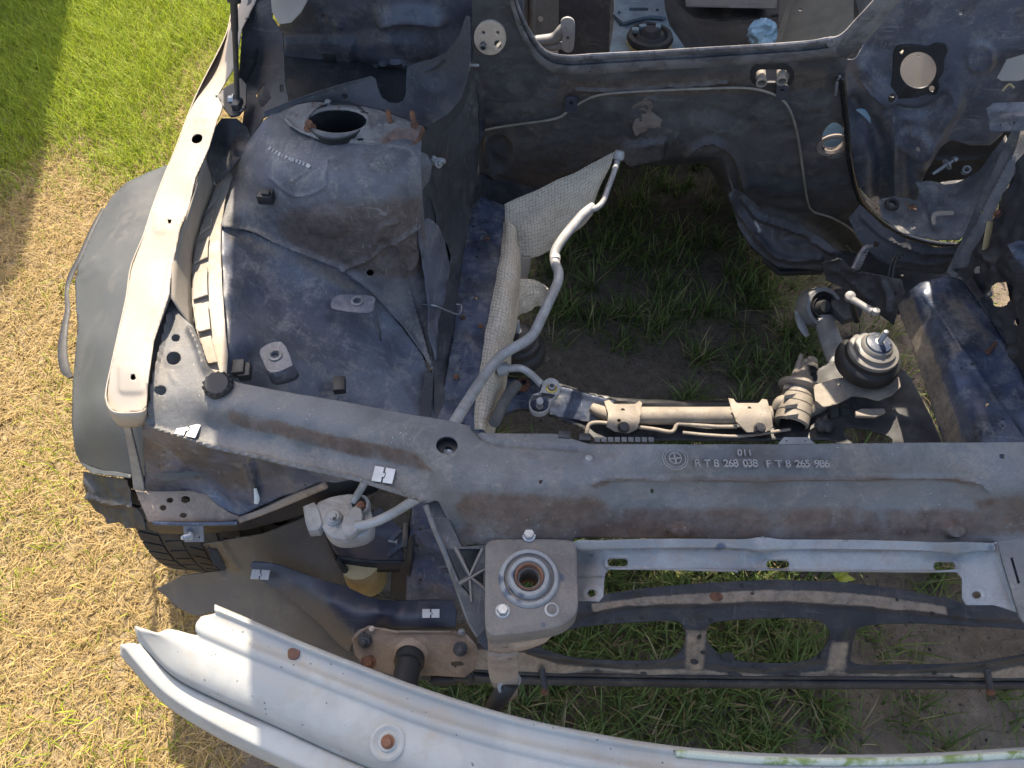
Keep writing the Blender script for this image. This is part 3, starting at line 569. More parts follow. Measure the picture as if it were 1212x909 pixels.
# wall between tower and chassis rail, with torn dark cover sheet
wall = panel('wheelhouse_wall', [(494, 168), (498, 190), (504, 285), (509, 345), (513, 440), (515, 505), (524, 505), (528, 470), (536, 400), (546, 320), (556, 240), (562, 160), (560, 70), (545, 100), (515, 140)], [(494, 168, .868), (504, 285, .70), (509, 345, .64), (513, 440, .56), (515, 505, .545), (524, 505, .545), (528, 470, .55), (536, 400, .552), (546, 320, .555), (556, 240, .58), (562, 160, .70), (560, 70, .86), (545, 100, .865), (515, 140, .865), (525, 220, .70), (525, 330, .60)], M_dark, car, feats=[('ridge', [(505, 200), (512, 240), (518, 300)], 4, .004)], rough=.003, rscale=18)
panel('torn_cover_sheet', [(503, 118), (530, 96), (560, 72), (566, 120), (567, 180), (562, 230), (553, 280), (545, 322), (540, 334), (533, 334), (531, 318), (535, 305), (530, 290), (522, 283), (517, 272), (516, 255), (507, 228), (511, 215), (500, 200), (503, 180), (508, 160)], [(503, 118, .865), (560, 72, .87), (566, 120, .79), (567, 180, .68), (562, 230, .61), (545, 322, .57), (533, 334, .575), (530, 290, .64), (516, 255, .70), (507, 228, .745), (500, 200, .79), (508, 160, .84), (535, 150, .80), (540, 220, .67)], M_dark, car, feats=[('disc', 516, 98, 12, 12, .003, .3)], rough=.002, rscale=9, thick=.002)
panel('torn_seal_flap', [(494, 268), (508, 258), (520, 268), (527, 285), (532, 318), (528, 345), (519, 380), (516, 430), (509, 400), (506, 345)], [(494, 268, .775), (508, 258, .76), (527, 285, .67), (532, 318, .63), (519, 380, .60), (516, 430, .575), (506, 345, .665)], M_apron, car, rough=.003, rscale=20)
stud('wall_stud', P(513, 190, .83), M_zinc, tower, .005, .022, (.9, -.3, .25)); bolt('wall_nut', P(519, 193, .83), M_zinc, tower, .0055, .007, (.8, -.4, .4))
panel('tower_brace_plate', [(493, 178), (505, 182), (512, 195), (508, 214), (500, 225), (495, 200)], [(493, 178, .862), (505, 182, .845), (512, 195, .83), (508, 214, .80), (500, 225, .79)], M_tower, tower, cell=2)
# cowl gusset with U cut-out behind the tower
G1 = [(312, 140), (313, 132), (345, 119), (380, 107), (410, 98), (440, 90), (445, 93), (447, 103), (452, 115), (461, 121), (470, 122), (478, 118), (481, 108), (481, 90), (482, 79), (497, 73), (512, 70), (530, 60), (545, 40), (552, 18), (557, 20), (558, 60), (553, 95), (545, 118), (530, 135), (505, 150), (498, 148), (480, 140), (452, 130), (430, 126), (398, 122), (370, 120), (350, 124)]
gus = panel('cowl_gusset', G1, [(312, 140, .872), (350, 124, .880), (398, 122, .880), (450, 130, .878), (500, 149, .874), (380, 107, .90), (440, 90, .915), (460, 121, .885), (482, 79, .915), (512, 70, .92), (552, 18, .95), (557, 60, .90), (545, 118, .865), (515, 100, .885)], M_dark, car, [ell(408, 114, 4, 3)], [('disc', 516, 97, 9, 9, .004, .4), ('ridge', [(502, 85), (515, 78), (525, 70)], 1.5, .003), ('ridge', G1[1:6], 1.5, .0015)], cell=2, rough=.001, label='grey dusty gusset sheet with U shaped notch')
clip_block('square_clip', 552, 77, .875, 9, 17, .012, M_lip, car); stud('clip_stud', P(556, 77, .878), M_alu, car, .0028, .016, (1, 0, 0))
# recess beyond the tower
RP = (FWP+np.array([0, .075, 0]), FWN)
rec = panel('cowl_recess_wall', [(335, -130), (430, -130), (620, -130), (620, 20), (560, 80), (555, 130), (480, 140), (330, 140), (300, 135), (318, 40), (332, 30)], RP, M_apron, car, [], [('ridge', [(455, 22), (480, 16), (520, 20)], 9, .026), ('ridge', [(350, 76), (400, 74), (440, 76), (455, 68), (475, 66), (490, 74)], 1.8, .010), ('disc', 400, 30, 6, 5, .006, .5), ('disc', 382, 22, 3, 3, -.006, .5), ('disc', 465, 55, 45, 18, .018, .45), ('step', [(335, 45), (420, 45), (415, 76), (335, 76)], .012, 3)], cell=3, rough=.003, rscale=10)
panel('recess_floor', [(300, 130), (330, 60), (560, 50), (575, 150), (560, 200), (500, 160), (400, 130)], [(300, 130, .74), (330, 60, .74), (560, 50, .70), (560, 200, .62), (400, 130, .72)], M_dark, car, cell=6)
panel('toe_panel', [(545, 150), (600, 140), (640, 230), (600, 275), (550, 275)], [(545, 150, .52), (600, 140, .52), (640, 230, .42), (600, 275, .42), (550, 275, .44)], M_dark, car, cell=6)
clip_block('recess_clip', 391, 66, PP(391, 66, RP[0], RP[1])[2]+.004, 14, 13, .02, M_black, car)
panel('cowl_edge_flange', [(318, -30), (322, 14), (330, 28), (344, 26), (356, 14), (366, -4), (378, -30)], [(318, -30, .94), (330, 28, .905), (356, 14, .92), (378, -30, .955)], M_cream, car, cell=2, rough=.002)
# hinge pillar and strut anchor beside the rail
panel('hinge_brace', [(287, 30), (300, -30), (330, -30), (322, 20), (335, 40), (338, 100), (342, 120), (320, 134), (312, 140), (298, 165), (286, 150), (290, 120), (282, 100)], [(287, 30, .88), (300, -30, .92), (330, -30, .93), (335, 40, .87), (338, 100, .86), (320, 134, .862), (298, 165, .845), (286, 150, .84), (284, 100, .85), (310, 70, .845)], M_dark, car, [[(302, 112), (312, 97), (321, 116), (310, 130)], [(332, 98), (336, 100), (335, 112), (331, 108)]], [('ridge', [(306, 60), (303, 80), (295, 95), (288, 104)], 1.6, .003)], cell=2, rough=.002)
panel('strut_anchor_plate', [(257, 114), (263, 106), (285, 92), (292, 100), (291, 126), (283, 136), (273, 138), (262, 124)], [(257, 114, .882), (285, 92, .885), (291, 126, .872), (273, 138, .87)], M_black, car, cell=2, thick=.003)
panel('hinge_cover', [(246, 180), (256, 150), (263, 140), (280, 140), (292, 150), (299, 166), (296, 183), (283, 188), (275, 200), (258, 216), (254, 220), (244, 196)], [(246, 180, .868), (256, 150, .868), (280, 140, .86), (299, 166, .845), (283, 188, .83), (256, 218, .812), (270, 170, .835)], M_dark, car, feats=[('disc', 285, 177, 7, 7, .006, .4)], cell=2.5)
tube('crease_wire', [(239, 193, .845), (247, 206, .83), (255, 219, .812)], .0014, M_cream, car, 6)
# bonnet held open above the frame by a gas strut
def quadgrid(name, c00, c10, c11, c01, m, par, n=12, thick=.012, bow=0., **kw):
    c00, c10, c11, c01 = [np.asarray(c, float) for c in (c00, c10, c11, c01)]; V = []; 
    nn = unit(np.cross(c10-c00, c01-c00))
    for i in range(n+1):
        for j in range(n+1):
            u, v = i/n, j/n; V.append((c00*(1-u)+c10*u)*(1-v)+(c01*(1-u)+c11*u)*v+nn*bow*math.sin(math.pi*u)*math.sin(math.pi*(.15+.7*v)))
    F = [(i*(n+1)+j, (i+1)*(n+1)+j, (i+1)*(n+1)+j+1, i*(n+1)+j+1) for i in range(n) for j in range(n)]
    o = new_obj(name, mesh(name, V, F), par, m, **kw); solid(o, thick); return o
HZ0, HY0 = 1.07, 1.284
HX = lambda Y, Z: -.620+.133*(Z-1.07)
hood = quadgrid('bonnet', (HX(HY0, HZ0), HY0, HZ0), (1.25, HY0, HZ0), (1.16, .86, 2.02), (HX(.86, 2.02), .86, 2.02), M_dark, car, 14, .012, -.03, label='raised bonnet above the engine bay')
sb, st = P(281, 122, .885), P(277, 8, 1.03); st2 = sb+(st-sb)*4.2
tube('gas_strut', [sb, sb+(st-sb)*.75, sb+(st-sb)*.78, st+(st-sb)*0.05], [.0042, .0042, .0055, .0055], M_black, hood, 14, 4, True, False, label='thin black gas strut standing on the fender rail')
tube('gas_strut_cylinder', [st+(st-sb)*.05, st2], [.010, .010], M_black, hood, 16, 4, True, False)
bolt('strut_ball', P(277, 118, .888), M_zinc, hood, .006, .009, (-1, -.2, .1)); clip_block('strut_socket', 281, 123, .888, 9, 14, .012, M_black, hood); bolt('strut_ball', P(284, 130, .88), M_zinc, hood, .003, .006)
quadgrid('sun_blocker', (-.62, 1.27, 1.08), (-.13, 1.27, 1.08), (-.13, 1.95, 1.12), (-.70, 1.95, 1.12), M_dark, car, 6, .02)  # unseen panel added to keep the sun off the cowl recess
quadgrid('sun_blocker', (.622, 1.27, 1.08), (1.2, 1.27, 1.08), (1.2, 1.43, 1.09), (.622, 1.43, 1.09), M_dark, car, 6, .02)  # second added blocker, out of view, shades the right chassis rail
# left chassis rail
LR = [(546, 316), (556, 248), (570, 232), (597, 243), (594, 300), (586, 360), (580, 420), (572, 500), (560, 600), (495, 600), (512, 505), (524, 470), (536, 400)]
crl = panel('chassis_rail', LR, [(546, 316, .553), (556, 248, .555), (597, 243, .556), (586, 360, .553), (572, 500, .55), (560, 600, .55), (495, 600, .55), (512, 505, .55), (524, 470, .551), (555, 400, .553)], M_rail, car, [ell(562, 353, 4.5, 3, rot=.3), ell(524, 473, 3.5, 2.6), ell(561, 352, 3, 2)], [('disc', 556, 285, 8, 5, -.003, .5), ('disc', 540, 445, 9, 7, -.002, .5)], cell=2.5, rough=.0025, rscale=26, label='scuffed blue chassis rail running back to the bulkhead')
for x, y in ((577, 283), (569, 386), (540, 446), (548, 376)): bolt('rail_rivet', P(x, y, .554), M_rust, crl, .0035, .004)
ruled('rail_side', [[(597, 243, .556), (594, 300, .555), (586, 360, .553), (580, 420, .551), (572, 500, .55), (560, 600, .55)], [(600, 300, .44), (600, 355, .44), (594, 420, .44), (588, 490, .44), (580, 570, .44), (565, 660, .44)]], M_rail, crl, 40, 3)
ruled('rail_side', [[(546, 316, .553), (536, 400, .552), (524, 470, .551), (512, 505, .55), (495, 600, .55)], [(552, 385, .44), (545, 465, .44), (535, 535, .44), (524, 575, .44), (508, 660, .44)]], M_rail, crl, 40, 3)
panel('seam_strip', [(503, 440), (513, 438), (512, 470), (509, 498), (496, 494)], [(503, 440, .574), (513, 438, .566), (509, 498, .562), (496, 494, .566)], M_dark, apron, cell=2)

# ------------------------------------------------------------------ bulkhead, right side, cabin
FWo = [(557, -130), (590, -130), (602, -30), (608, 5), (617, 35), (630, 62), (645, 78), (665, 87), (700, 86), (800, 80), (900, 73), (985, 66), (1003, 68), (1000, 95), (1003, 180), (1016, 238), (1050, 272), (1062, 290), (1040, 318), (1015, 330), (985, 325), (960, 318), (940, 314), (918, 306), (900, 292), (885, 272), (873, 245), (866, 215), (858, 195), (853, 187), (845, 183), (826, 182), (806, 186), (786, 186), (772, 193), (745, 197), (738, 184), (730, 180), (712, 186), (690, 198), (668, 208), (650, 217), (622, 230), (597, 243), (588, 236), (574, 224), (567, 200), (561, 150), (560, 110)]
fwp = (FWP, FWN)
fire = panel('bulkhead', FWo, fwp, M_fire, car, [ell(580, 45, 15, 16, 28), ell(988, 166, 15, 20, 28), slot(890, 938, 78, 101, 8)],
  [('ridge', [(575, 165), (578, 195), (590, 215), (612, 228)], 2, .010), ('disc', 590, 182, 15, 20, -.014, .25), ('ridge', [(682, 106), (760, 104), (860, 97)], 1.6, .007), ('ridge', [(562, 90), (569, 120), (566, 160)], 2.4, .010),
   ('step', [(730, 180), (742, 192), (783, 186), (788, 160), (745, 168)], .012, 2), ('ridge', [(787, 186), (790, 170), (800, 155)], 2, .010), ('disc', 830, 160, 40, 22, .014, .5), ('ridge', [(812, 178), (825, 165), (850, 160), (870, 185), (880, 220)], 3, .014), ('ridge', [(950, 130), (985, 120)], 5, .004), ('disc', 765, 140, 22, 26, .004, .4), ('ridge', [(905, 250), (945, 262), (985, 290), (1010, 320)], 4, .016)],
  cell=2.2, rough=.0034, rscale=24, thick=.003, stain_shadow_areas=[([(660, 95), (980, 80), (980, 105), (860, 112), (660, 118)], 6, .8), ([(600, 170), (740, 160), (730, 200), (610, 235)], 12, .6)], label='dark dusty bulkhead with ragged arch over the tunnel opening')
# lip channel over the bulkhead
LO = [(598, -30), (606, 8), (616, 38), (630, 64), (646, 80), (668, 88), (700, 87), (760, 83), (830, 79), (900, 74), (960, 70), (992, 66)]
LI = [(604, -30), (613, 4), (624, 30), (636, 50), (650, 62), (672, 66), (705, 64), (765, 61), (830, 57), (900, 53), (955, 49), (985, 44)]
LM = [((a[0]*.55+b[0]*.45), (a[1]*.55+b[1]*.45)) for a, b in zip(LO, LI)]; LN = [((a[0]*.25+b[0]*.75), (a[1]*.25+b[1]*.75)) for a, b in zip(LO, LI)]
def fwl(L, off): 
    a = np.array(L, float); return FW(a[:, 0], a[:, 1], off)
ruled('bulkhead_lip', [fwl(LO, .004), fwl(LO, .014), fwl(LM, .020), fwl(LM, .012), fwl(LN, .012), fwl(LN, .017), fwl(LI, .016), fwl(LI, .002)], M_lip, fire, 90, 3, .002, world=True, label='worn grey channel lip along the top of the bulkhead')
RO = [(985, 66), (1003, 66), (1014, 58), (1030, 42), (1048, 20), (1060, 4), (1066, -5)]; RI = [(975, 46), (990, 44), (1000, 38), (1012, 25), (1028, 8), (1034, 1), (1040, -6)]
ruled('bulkhead_lip', [fwl(RO, .0), fwl(RO, .012), fwl([((a[0]+b[0])/2, (a[1]+b[1])/2) for a, b in zip(RO, RI)], .018), fwl(RI, .014), fwl(RI, .0)], M_lip, fire, 40, 3, .002, world=True)
# grommet plate
gp = plate('round_grommet_plate', ell(580, 45, 18.5, 19.5, 40), M_ring, fire, (FW(580., 45., .004), FWN), [ell(572, 39, 2.8, 3.2), ell(589, 39, 2.8, 3.2), ell(589, 53, 5, 6), ell(572, 53, 4.5, 5)], .004, .001, label='cream round grommet plate with four holes')
lathe('grommet_pipe', [(.004, .006), (.006, .006), (.006, -.01), (.004, -.01)], FW(572., 54., .004), M_zinc, gp, -FWN*-1, 18)
for x, y in ((568, 45), (584, 46)): lathe('grommet_pip', [(.0018, 0), (.0018, .002), (.0001, .003)], FW(x, y, .004), M_ring, gp, FWN, 12)
# brake line and clips along the bulkhead
def ftube(name, pts, r, m, par, off=.008, **kw):
    a = np.array(pts, float); return tube(name, FW(a[:, 0], a[:, 1], off), r, m, par, 8, 6, True, **kw)
ftube('brake_line', [(560, 232), (562, 205), (563, 175), (565, 160), (574, 154), (600, 149), (655, 141), (672, 132), (690, 120), (712, 112), (760, 108), (830, 105), (880, 104), (905, 108), (925, 117), (937, 135), (945, 165), (950, 200), (955, 235), (962, 250), (985, 258), (1008, 272), (1022, 292)], .0026, M_steel, fire, .009, label='thin brown brake line clipped across the bulkhead')
ftube('cable_stub', [(554, 198), (557, 185), (560, 172), (563, 160)], .0012, M_steel, fire, .011)
for x, y in ((676, 127), (926, 112)):
    b_ = plate('pipe_clip', rrect(x-7, y-11, x+7, y+6, 3), M_duct, fire, (FW(float(x), float(y), .012), FWN), [ell(x, y-5, 2.5, 2.5)], .003)
for x0, y0, m_, pl in ((765, 140, M_foam, [(748, 128), (757, 119), (770, 119), (773, 127), (769, 131), (784, 143), (781, 150), (770, 153), (752, 161), (748, 150), (752, 141)]),):
    panel('chipped_foam_patch', pl, (FW(765., 140., .005), FWN), m_, fire, cell=2, rough=.004, rscale=60, thick=.006, label='torn brown foam patch stuck to the bulkhead')
arch = [(597, 243), (622, 230), (650, 217), (690, 198), (730, 180), (786, 186), (826, 182), (853, 187), (873, 245), (900, 292), (940, 314)]
TA = fwl(arch, .0)
ruled('tunnel', [TA+[0, .004, 0], TA*[1, 1, .8]+[0, .12, 0], TA*[.9, 1, .45]+[.02, .5, .05]], M_dark, car, 50, 4, .003, world=True)
# twin heater stubs in an oval plate
plate('stub_plate', slot(888, 940, 76, 103), M_black, fire, (FW(914., 90., .001), FWN), [slot(893, 935, 82, 98)], .004)
for x, y in ((901, 90), (925, 88)):
    lathe('heater_stub', [(.0085, -.03), (.0085, .012), (.010, .014), (.010, .018), (.0075, .018), (.007, -.028)], FW(float(x), float(y), .002), M_steel, fire, FWN, 24)
# hole with foam collar and pale panel beyond
lathe('foam_collar', [(.030, .003), (.032, .001), (.030, -.004), (.020, -.012), (.0195, -.002), (.023, .003), (.030, .003)], FW(986., 172., .0), M_foam, fire, FWN, 30)
plate('pale_inner_panel', [(960, 130), (1030, 130), (1030, 210), (960, 200)], M_bag, fire, (FWP+np.array([0, .06, 0]), FWN), (), .003)
# black weatherstrip
ftube('weatherstrip', [(993, 92), (997, 100), (1001, 140), (1005, 185), (1013, 222), (1024, 244), (1046, 264), (1070, 278), (1100, 287), (1132, 290), (1142, 284)], .0062, M_blackgloss, car, .014, label='glossy black weatherstrip edging the right recess')
ftube('strip_edge', [(989, 112), (991, 98), (994, 90)], .003, M_lip, car, .016)
# right recess: panel with servo opening
BPp = (FWP+np.array([0, .045, 0]), np.array([0, -1., -.1]))
BPo = [(1002, 68), (1018, 56), (1034, 40), (1050, 20), (1064, -6), (1075, -50), (1225, -50), (1225, 115), (1205, 130), (1185, 160), (1172, 172), (1150, 172), (1126, 166), (1112, 172), (1098, 195), (1088, 225), (1084, 242), (1062, 240), (1048, 246), (1030, 238), (1012, 215), (1004, 180), (1001, 110)]
bp = panel('servo_panel', BPo, BPp, M_apron, car, [ell(1087, 83, 23, 23, 40), ell(1067, 61, 3.4, 3.6), ell(1103, 105, 4.2, 4.4), ell(1055, 112, 6, 4, rot=.5), [(1134, 15), (1139, 13), (1140, 17), (1136, 19)], ell(1085, 169, 3, 3)],
  [('disc', 1160, 67, 17, 18, .008, .25), ('disc', 1160, 67, 13, 14, -.004, .3), ('disc', 1082, 168, 20, 15, .014, .35), ('ridge', [(1010, 60), (1022, 80), (1035, 100), (1050, 118)], 10, .018), ('ridge', [(1016, 84), (1026, 100), (1040, 112)], 1.6, .006), ('ridge', [(1018, 92), (1030, 106), (1042, 116)], 1.4, .005), ('ridge', [(1024, 74), (1034, 88), (1048, 100)], 1.4, .005), ('ridge', [(1057, 130), (1058, 180), (1059, 235)], 3.5, .010), ('ridge', [(1072, 150), (1074, 200), (1076, 238)], 5, -.008), ('ridge', [(1128, 120), (1110, 150), (1090, 190)], 11, .022), ('ridge', [(1012, 130), (1035, 160), (1046, 200), (1044, 240)], 12, -.030), ('disc', 1068, 157, 3, 3, .004, .4), ('ridge', [(1055, 128), (1075, 135), (1100, 132), (1120, 115)], 6, -.014)], cell=2.5, rough=.002, rscale=12, label='blue black side panel with servo opening')
plate('servo_gasket', smooth([(1058, 68), (1062, 56), (1072, 54), (1085, 54), (1098, 56), (1107, 52), (1117, 53), (1121, 60), (1117, 70), (1116, 85), (1110, 95), (1111, 104), (1106, 112), (1098, 110), (1085, 115), (1068, 116), (1056, 117), (1050, 112), (1054, 104), (1057, 90)], 4, True).tolist(), M_black, bp, (PP(1087., 83., BPp[0], BPp[1], .003), BPp[1]), [ell(1087, 83, 22, 22, 40), ell(1067, 61, 3.2, 3.4), ell(1103, 105, 4, 4.2), ell(1055, 112, 5, 3.5, rot=.5)], .003, .0008)
cp = PP(1087., 88., FWP+np.array([0, .14, 0]), np.array([0, -1., .3]))
plate('column_backing', [(1040, 40), (1130, 40), (1140, 130), (1040, 140)], M_dark, car, (cp+np.array([0, .05, 0]), (0, -1, .2)), (), .004)
cb = plate('column_cover', [(1056, 78), (1092, 46), (1124, 84), (1118, 104), (1098, 122), (1078, 108)], M_cream, car, (cp, (.15, -1, .7)), [ell(1086, 66, 2, 1.5)], .02, .004, label='cream steering column cover seen through the servo opening'); plate('column_strip', [(1098, 50), (1104, 46), (1132, 90), (1126, 96)], M_steel, cb, (cp, (.15, -1, .7)), (), .012, .002, off=.008)
# recess floor and ledge
led = panel('recess_floor', [(1040, 236), (1060, 232), (1086, 236), (1092, 222), (1086, 212), (1110, 216), (1140, 213), (1160, 200), (1190, 160), (1196, 175), (1170, 230), (1150, 268), (1136, 284), (1105, 284), (1066, 274), (1044, 256)], [(1040, 236, .555), (1086, 236, .545), (1110, 216, .56), (1140, 213, .565), (1190, 160, .66), (1170, 230, .60), (1136, 284, .53), (1066, 274, .535), (1100, 255, .54)], M_tower, car, [], [('ridge', [(1088, 214), (1100, 240), (1110, 268)], 5, -.012)], cell=2.5, rough=.003, rscale=25)
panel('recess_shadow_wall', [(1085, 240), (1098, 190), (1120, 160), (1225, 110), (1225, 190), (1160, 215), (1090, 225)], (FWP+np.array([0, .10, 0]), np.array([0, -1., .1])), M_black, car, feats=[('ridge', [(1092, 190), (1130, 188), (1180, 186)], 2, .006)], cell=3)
tube('pale_bracket_edge', [(1106, 266, .548), (1105, 258, .552), (1109, 253, .556), (1128, 252, .556)], [.0035, .0045, .005, .005], M_cream, led, 8, 5, flat=.5)
panel('bulkhead_sill', [(1018, 242), (1046, 268), (1075, 284), (1110, 293), (1140, 291), (1150, 296), (1140, 318), (1112, 324), (1085, 322), (1060, 318), (1036, 306), (1014, 280), (1004, 258)], [(1018, 242, .55), (1046, 268, .53), (1110, 293, .515), (1140, 291, .52), (1140, 318, .47), (1085, 322, .465), (1036, 306, .475), (1004, 258, .52)], M_dark, car, [ell(1037, 289, 3, 5)], [('ridge', [(1022, 258), (1050, 282), (1090, 298), (1140, 300)], 3, .005), ('ridge', [(1060, 308), (1100, 312), (1140, 306)], 3, .004), ('disc', 1091, 303, 6, 4, .004, .4)], cell=2.5, rough=.002)
ftube('sill_hose', [(1028, 300), (1050, 310), (1072, 318), (1100, 320), (1124, 318), (1134, 308), (1140, 296), (1150, 270), (1168, 232), (1186, 190), (1204, 150)], .0055, M_dark, car, .022)
ftube('sill_hose', [(1030, 316), (1055, 326), (1085, 328), (1118, 326), (1132, 316), (1144, 300), (1160, 266), (1178, 228), (1196, 186), (1212, 150)], .0045, M_brown, car, .02)
# diagonal brace rail at the right edge and crumpled inner apron
panel('brace_rail', [(1120, 322), (1130, 330), (1142, 322), (1160, 286), (1182, 240), (1206, 196), (1225, 165), (1225, 120), (1200, 150), (1180, 190), (1160, 232), (1142, 275)], [(1120, 322, .50), (1142, 322, .51), (1160, 286, .58), (1206, 196, .70), (1225, 140, .76), (1180, 190, .68), (1142, 275, .56)], M_tower, car, [ell(1164, 250, 3, 4)], [('ridge', [(1130, 315), (1160, 262), (1190, 205), (1215, 160)], 3, .008)], cell=2.5, rough=.002)
sap = panel('crumpled_inner_apron', [(1128, 318), (1142, 316), (1165, 275), (1185, 235), (1225, 160), (1225, 480), (1208, 440), (1190, 400), (1165, 360), (1148, 338)], [(1128, 318, .53), (1165, 275, .62), (1185, 235, .68), (1225, 160, .78), (1225, 300, .74), (1225, 440, .64), (1208, 440, .60), (1165, 360, .56), (1148, 338, .54), (1190, 330, .66)], M_dark, car, [[(1176, 345), (1186, 332), (1194, 338), (1199, 352), (1190, 362), (1180, 364)], [(1196, 380), (1204, 372), (1208, 382), (1200, 388)], [(1154, 318), (1160, 312), (1163, 322), (1158, 328)]], [('ridge', [(1165, 300), (1180, 320), (1176, 345), (1165, 355)], 5, .012), ('disc', 1200, 315, 12, 16, .015, .5), ('ridge', [(1150, 330), (1175, 370), (1205, 425)], 3, .006)], cell=2.5, rough=.009, rscale=34, label='crumpled dark inner apron at the right edge')
tube('brown_strap', [(1172, 262, .655), (1169, 280, .635), (1163, 310, .60)], [.006, .0065, .005], M_yellow, sap, 8, 5, flat=.3); bolt('rusty_bolt', P(1181, 253, .67), M_rust, sap, .005, .006, (-.5, -.3, .8))
panel('blue_torn_scrap', [(1192, 290), (1205, 284), (1225, 285), (1225, 330), (1212, 318), (1200, 304)], [(1192, 290, .74), (1225, 285, .76), (1225, 330, .735), (1200, 304, .735)], M_rail, sap, cell=2, rough=.006, rscale=40)
panel('headlamp_bracket', [(1168, 128), (1176, 122), (1225, 120), (1225, 152), (1200, 156), (1172, 155)], [(1168, 128, .80), (1225, 120, .82), (1225, 152, .79), (1172, 155, .775)], M_lip, sap, cell=2, feats=[('ridge', [(1175, 140), (1220, 138)], 4, .006)])
panel('pale_torn_edge', [(1180, 92), (1192, 70), (1225, 60), (1225, 90), (1205, 96), (1186, 96)], [(1180, 92, .83), (1225, 60, .86), (1225, 90, .83)], M_cream, sap, cell=2)
tube('yellow_wire', [(1186, 108, .81), (1194, 100, .82), (1200, 104, .815)], .0022, M_yellow, sap, 6)
# right chassis rail
crr = panel('chassis_rail', [(1062, 362), (1072, 346), (1090, 334), (1120, 326), (1148, 334), (1164, 350), (1190, 395), (1225, 460), (1225, 560), (1130, 560), (1116, 522), (1090, 440)], [(1064, 362, .49), (1085, 430, .475), (1117, 522, .465), (1128, 555, .46), (1085, 350, .555), (1120, 430, .553), (1158, 522, .55), (1091, 342, .567), (1148, 428, .566), (1205, 515, .564), (1145, 339, .567), (1180, 395, .566), (1215, 450, .565), (1170, 440, .562), (1225, 520, .562)], M_rail, car, [[(1165, 478), (1170, 476), (1174, 482), (1168, 486)], ell(1130, 429, 2.5, 2.2)], [('ridge', [(1092, 346), (1150, 430), (1210, 520)], 2.5, .003), ('disc', 1120, 355, 18, 12, -.002, .6)], cell=2.5, rough=.002, rscale=20, stain_shadow_areas=[([(1060, 360), (1080, 350), (1100, 400), (1150, 540), (1125, 540), (1090, 450)], 6, .8), ([(1100, 340), (1140, 345), (1180, 400), (1170, 420), (1130, 380)], 12, .55)], label='blue grey right chassis rail with dusty inner face')
stud('rail_stud', P(1169, 418, .566), M_rust, crr, .004, .024, (.3, .4, 1))
panel('rail_weld_flange', [(1142, 334), (1150, 326), (1166, 352), (1190, 392), (1225, 448), (1225, 470), (1196, 412), (1165, 366)], [(1142, 334, .572), (1150, 326, .575), (1190, 392, .575), (1225, 448, .574), (1196, 412, .571)], M_dark, crr, cell=2.5, rough=.0015, thick=.002)
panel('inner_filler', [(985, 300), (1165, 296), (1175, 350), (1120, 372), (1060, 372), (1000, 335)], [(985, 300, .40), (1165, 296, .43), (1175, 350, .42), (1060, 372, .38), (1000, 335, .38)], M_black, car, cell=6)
# brackets, junction block and cable bundle beside the right rail
brk = panel('body_bracket', [(972, 312), (992, 306), (1015, 322), (1040, 326), (1066, 330), (1072, 346), (1064, 364), (1058, 385), (1040, 372), (1018, 352), (992, 338), (978, 332)], [(972, 312, .50), (1015, 322, .49), (1066, 330, .52), (1064, 364, .48), (1058, 385, .44), (1018, 352, .43), (978, 332, .45)], M_dark, car, [], [('ridge', [(985, 318), (1010, 335), (1030, 355)], 3, .006), ('ridge', [(1045, 335), (1052, 350), (1050, 368)], 4, .008)], cell=2.2, rough=.004, rscale=40)
for pts in ([(978, 304), (992, 318), (1002, 330)], [(985, 300), (1000, 316), (1008, 326)], [(992, 298), (1006, 300), (1018, 308), (1040, 314), (1060, 320)], [(1000, 290), (1016, 305), (1036, 316), (1060, 326)]): ftube('loom_pipe', pts, .003, M_dark, car, .03)
for i in range(7): clip_block('comb_tooth', 1014+i*1.6, 316-i*3.4, .505+i*.003, 9, 4, .012, M_lip, brk, .4)
tube('comb_spine', [(1010, 318, .51), (1016, 304, .52), (1024, 293, .53), (1032, 291, .53)], .0045, M_lip, brk, 8, 5)
for pts in ([(1064, 302, .53), (1058, 315, .52), (1056, 335, .50), (1053, 348, .48)], [(1059, 302, .53), (1053, 318, .515), (1052, 338, .49), (1051, 352, .47)]): tube('wiring_bundle', pts, .0028, M_black, brk, 8)
clip_block('bundle_clip', 1063, 340, .49, 10, 20, .01, M_black, brk, -.1); bolt('bundle_screw', P(1053, 359, .455), M_zinc, brk, .0035, .005); lathe('bundle_ring', [(.006, 0), (.006, .004), (.004, .004), (.004, 0)], P(1066, 303, .53), M_black, brk, (0, -.5, 1), 18)
# ragged heat-shield lobe under the bulkhead
lobe = panel('tunnel_shield', [(862, 228), (870, 224), (884, 232), (900, 246), (918, 256), (945, 264), (975, 284), (996, 300), (990, 312), (974, 310), (972, 318), (940, 317), (922, 316), (905, 306), (888, 290), (876, 272), (868, 250)], [(862, 228, .53), (884, 232, .52), (945, 264, .51), (996, 300, .49), (974, 312, .45), (922, 316, .41), (888, 290, .43), (868, 250, .47), (910, 275, .46)], M_dark, car, [], [('ridge', [(864, 232), (880, 258), (900, 285), (925, 305), (970, 306)], 4, .010), ('disc', 943, 282, 16, 6, -.010, .4), ('ridge', [(880, 236), (900, 258), (940, 272), (985, 298)], 3, .008)], cell=2.2, rough=.004, rscale=30)
plate('shield_floor', [(888, 292), (905, 304), (922, 316), (974, 318), (972, 300), (970, 290), (915, 288)], M_black, car, .40, (), .004)
plate('shield_tray', [(908, 290), (972, 292), (974, 320), (924, 322), (905, 306)], M_dark, car, .375, [rrect(921, 294, 950, 312, 2)], .012, .001)
tube('shield_bolt', [(893, 262, .49), (897, 268, .48), (900, 275, .475)], [.004, .003, .005], M_zinc, lobe, 8, 4)
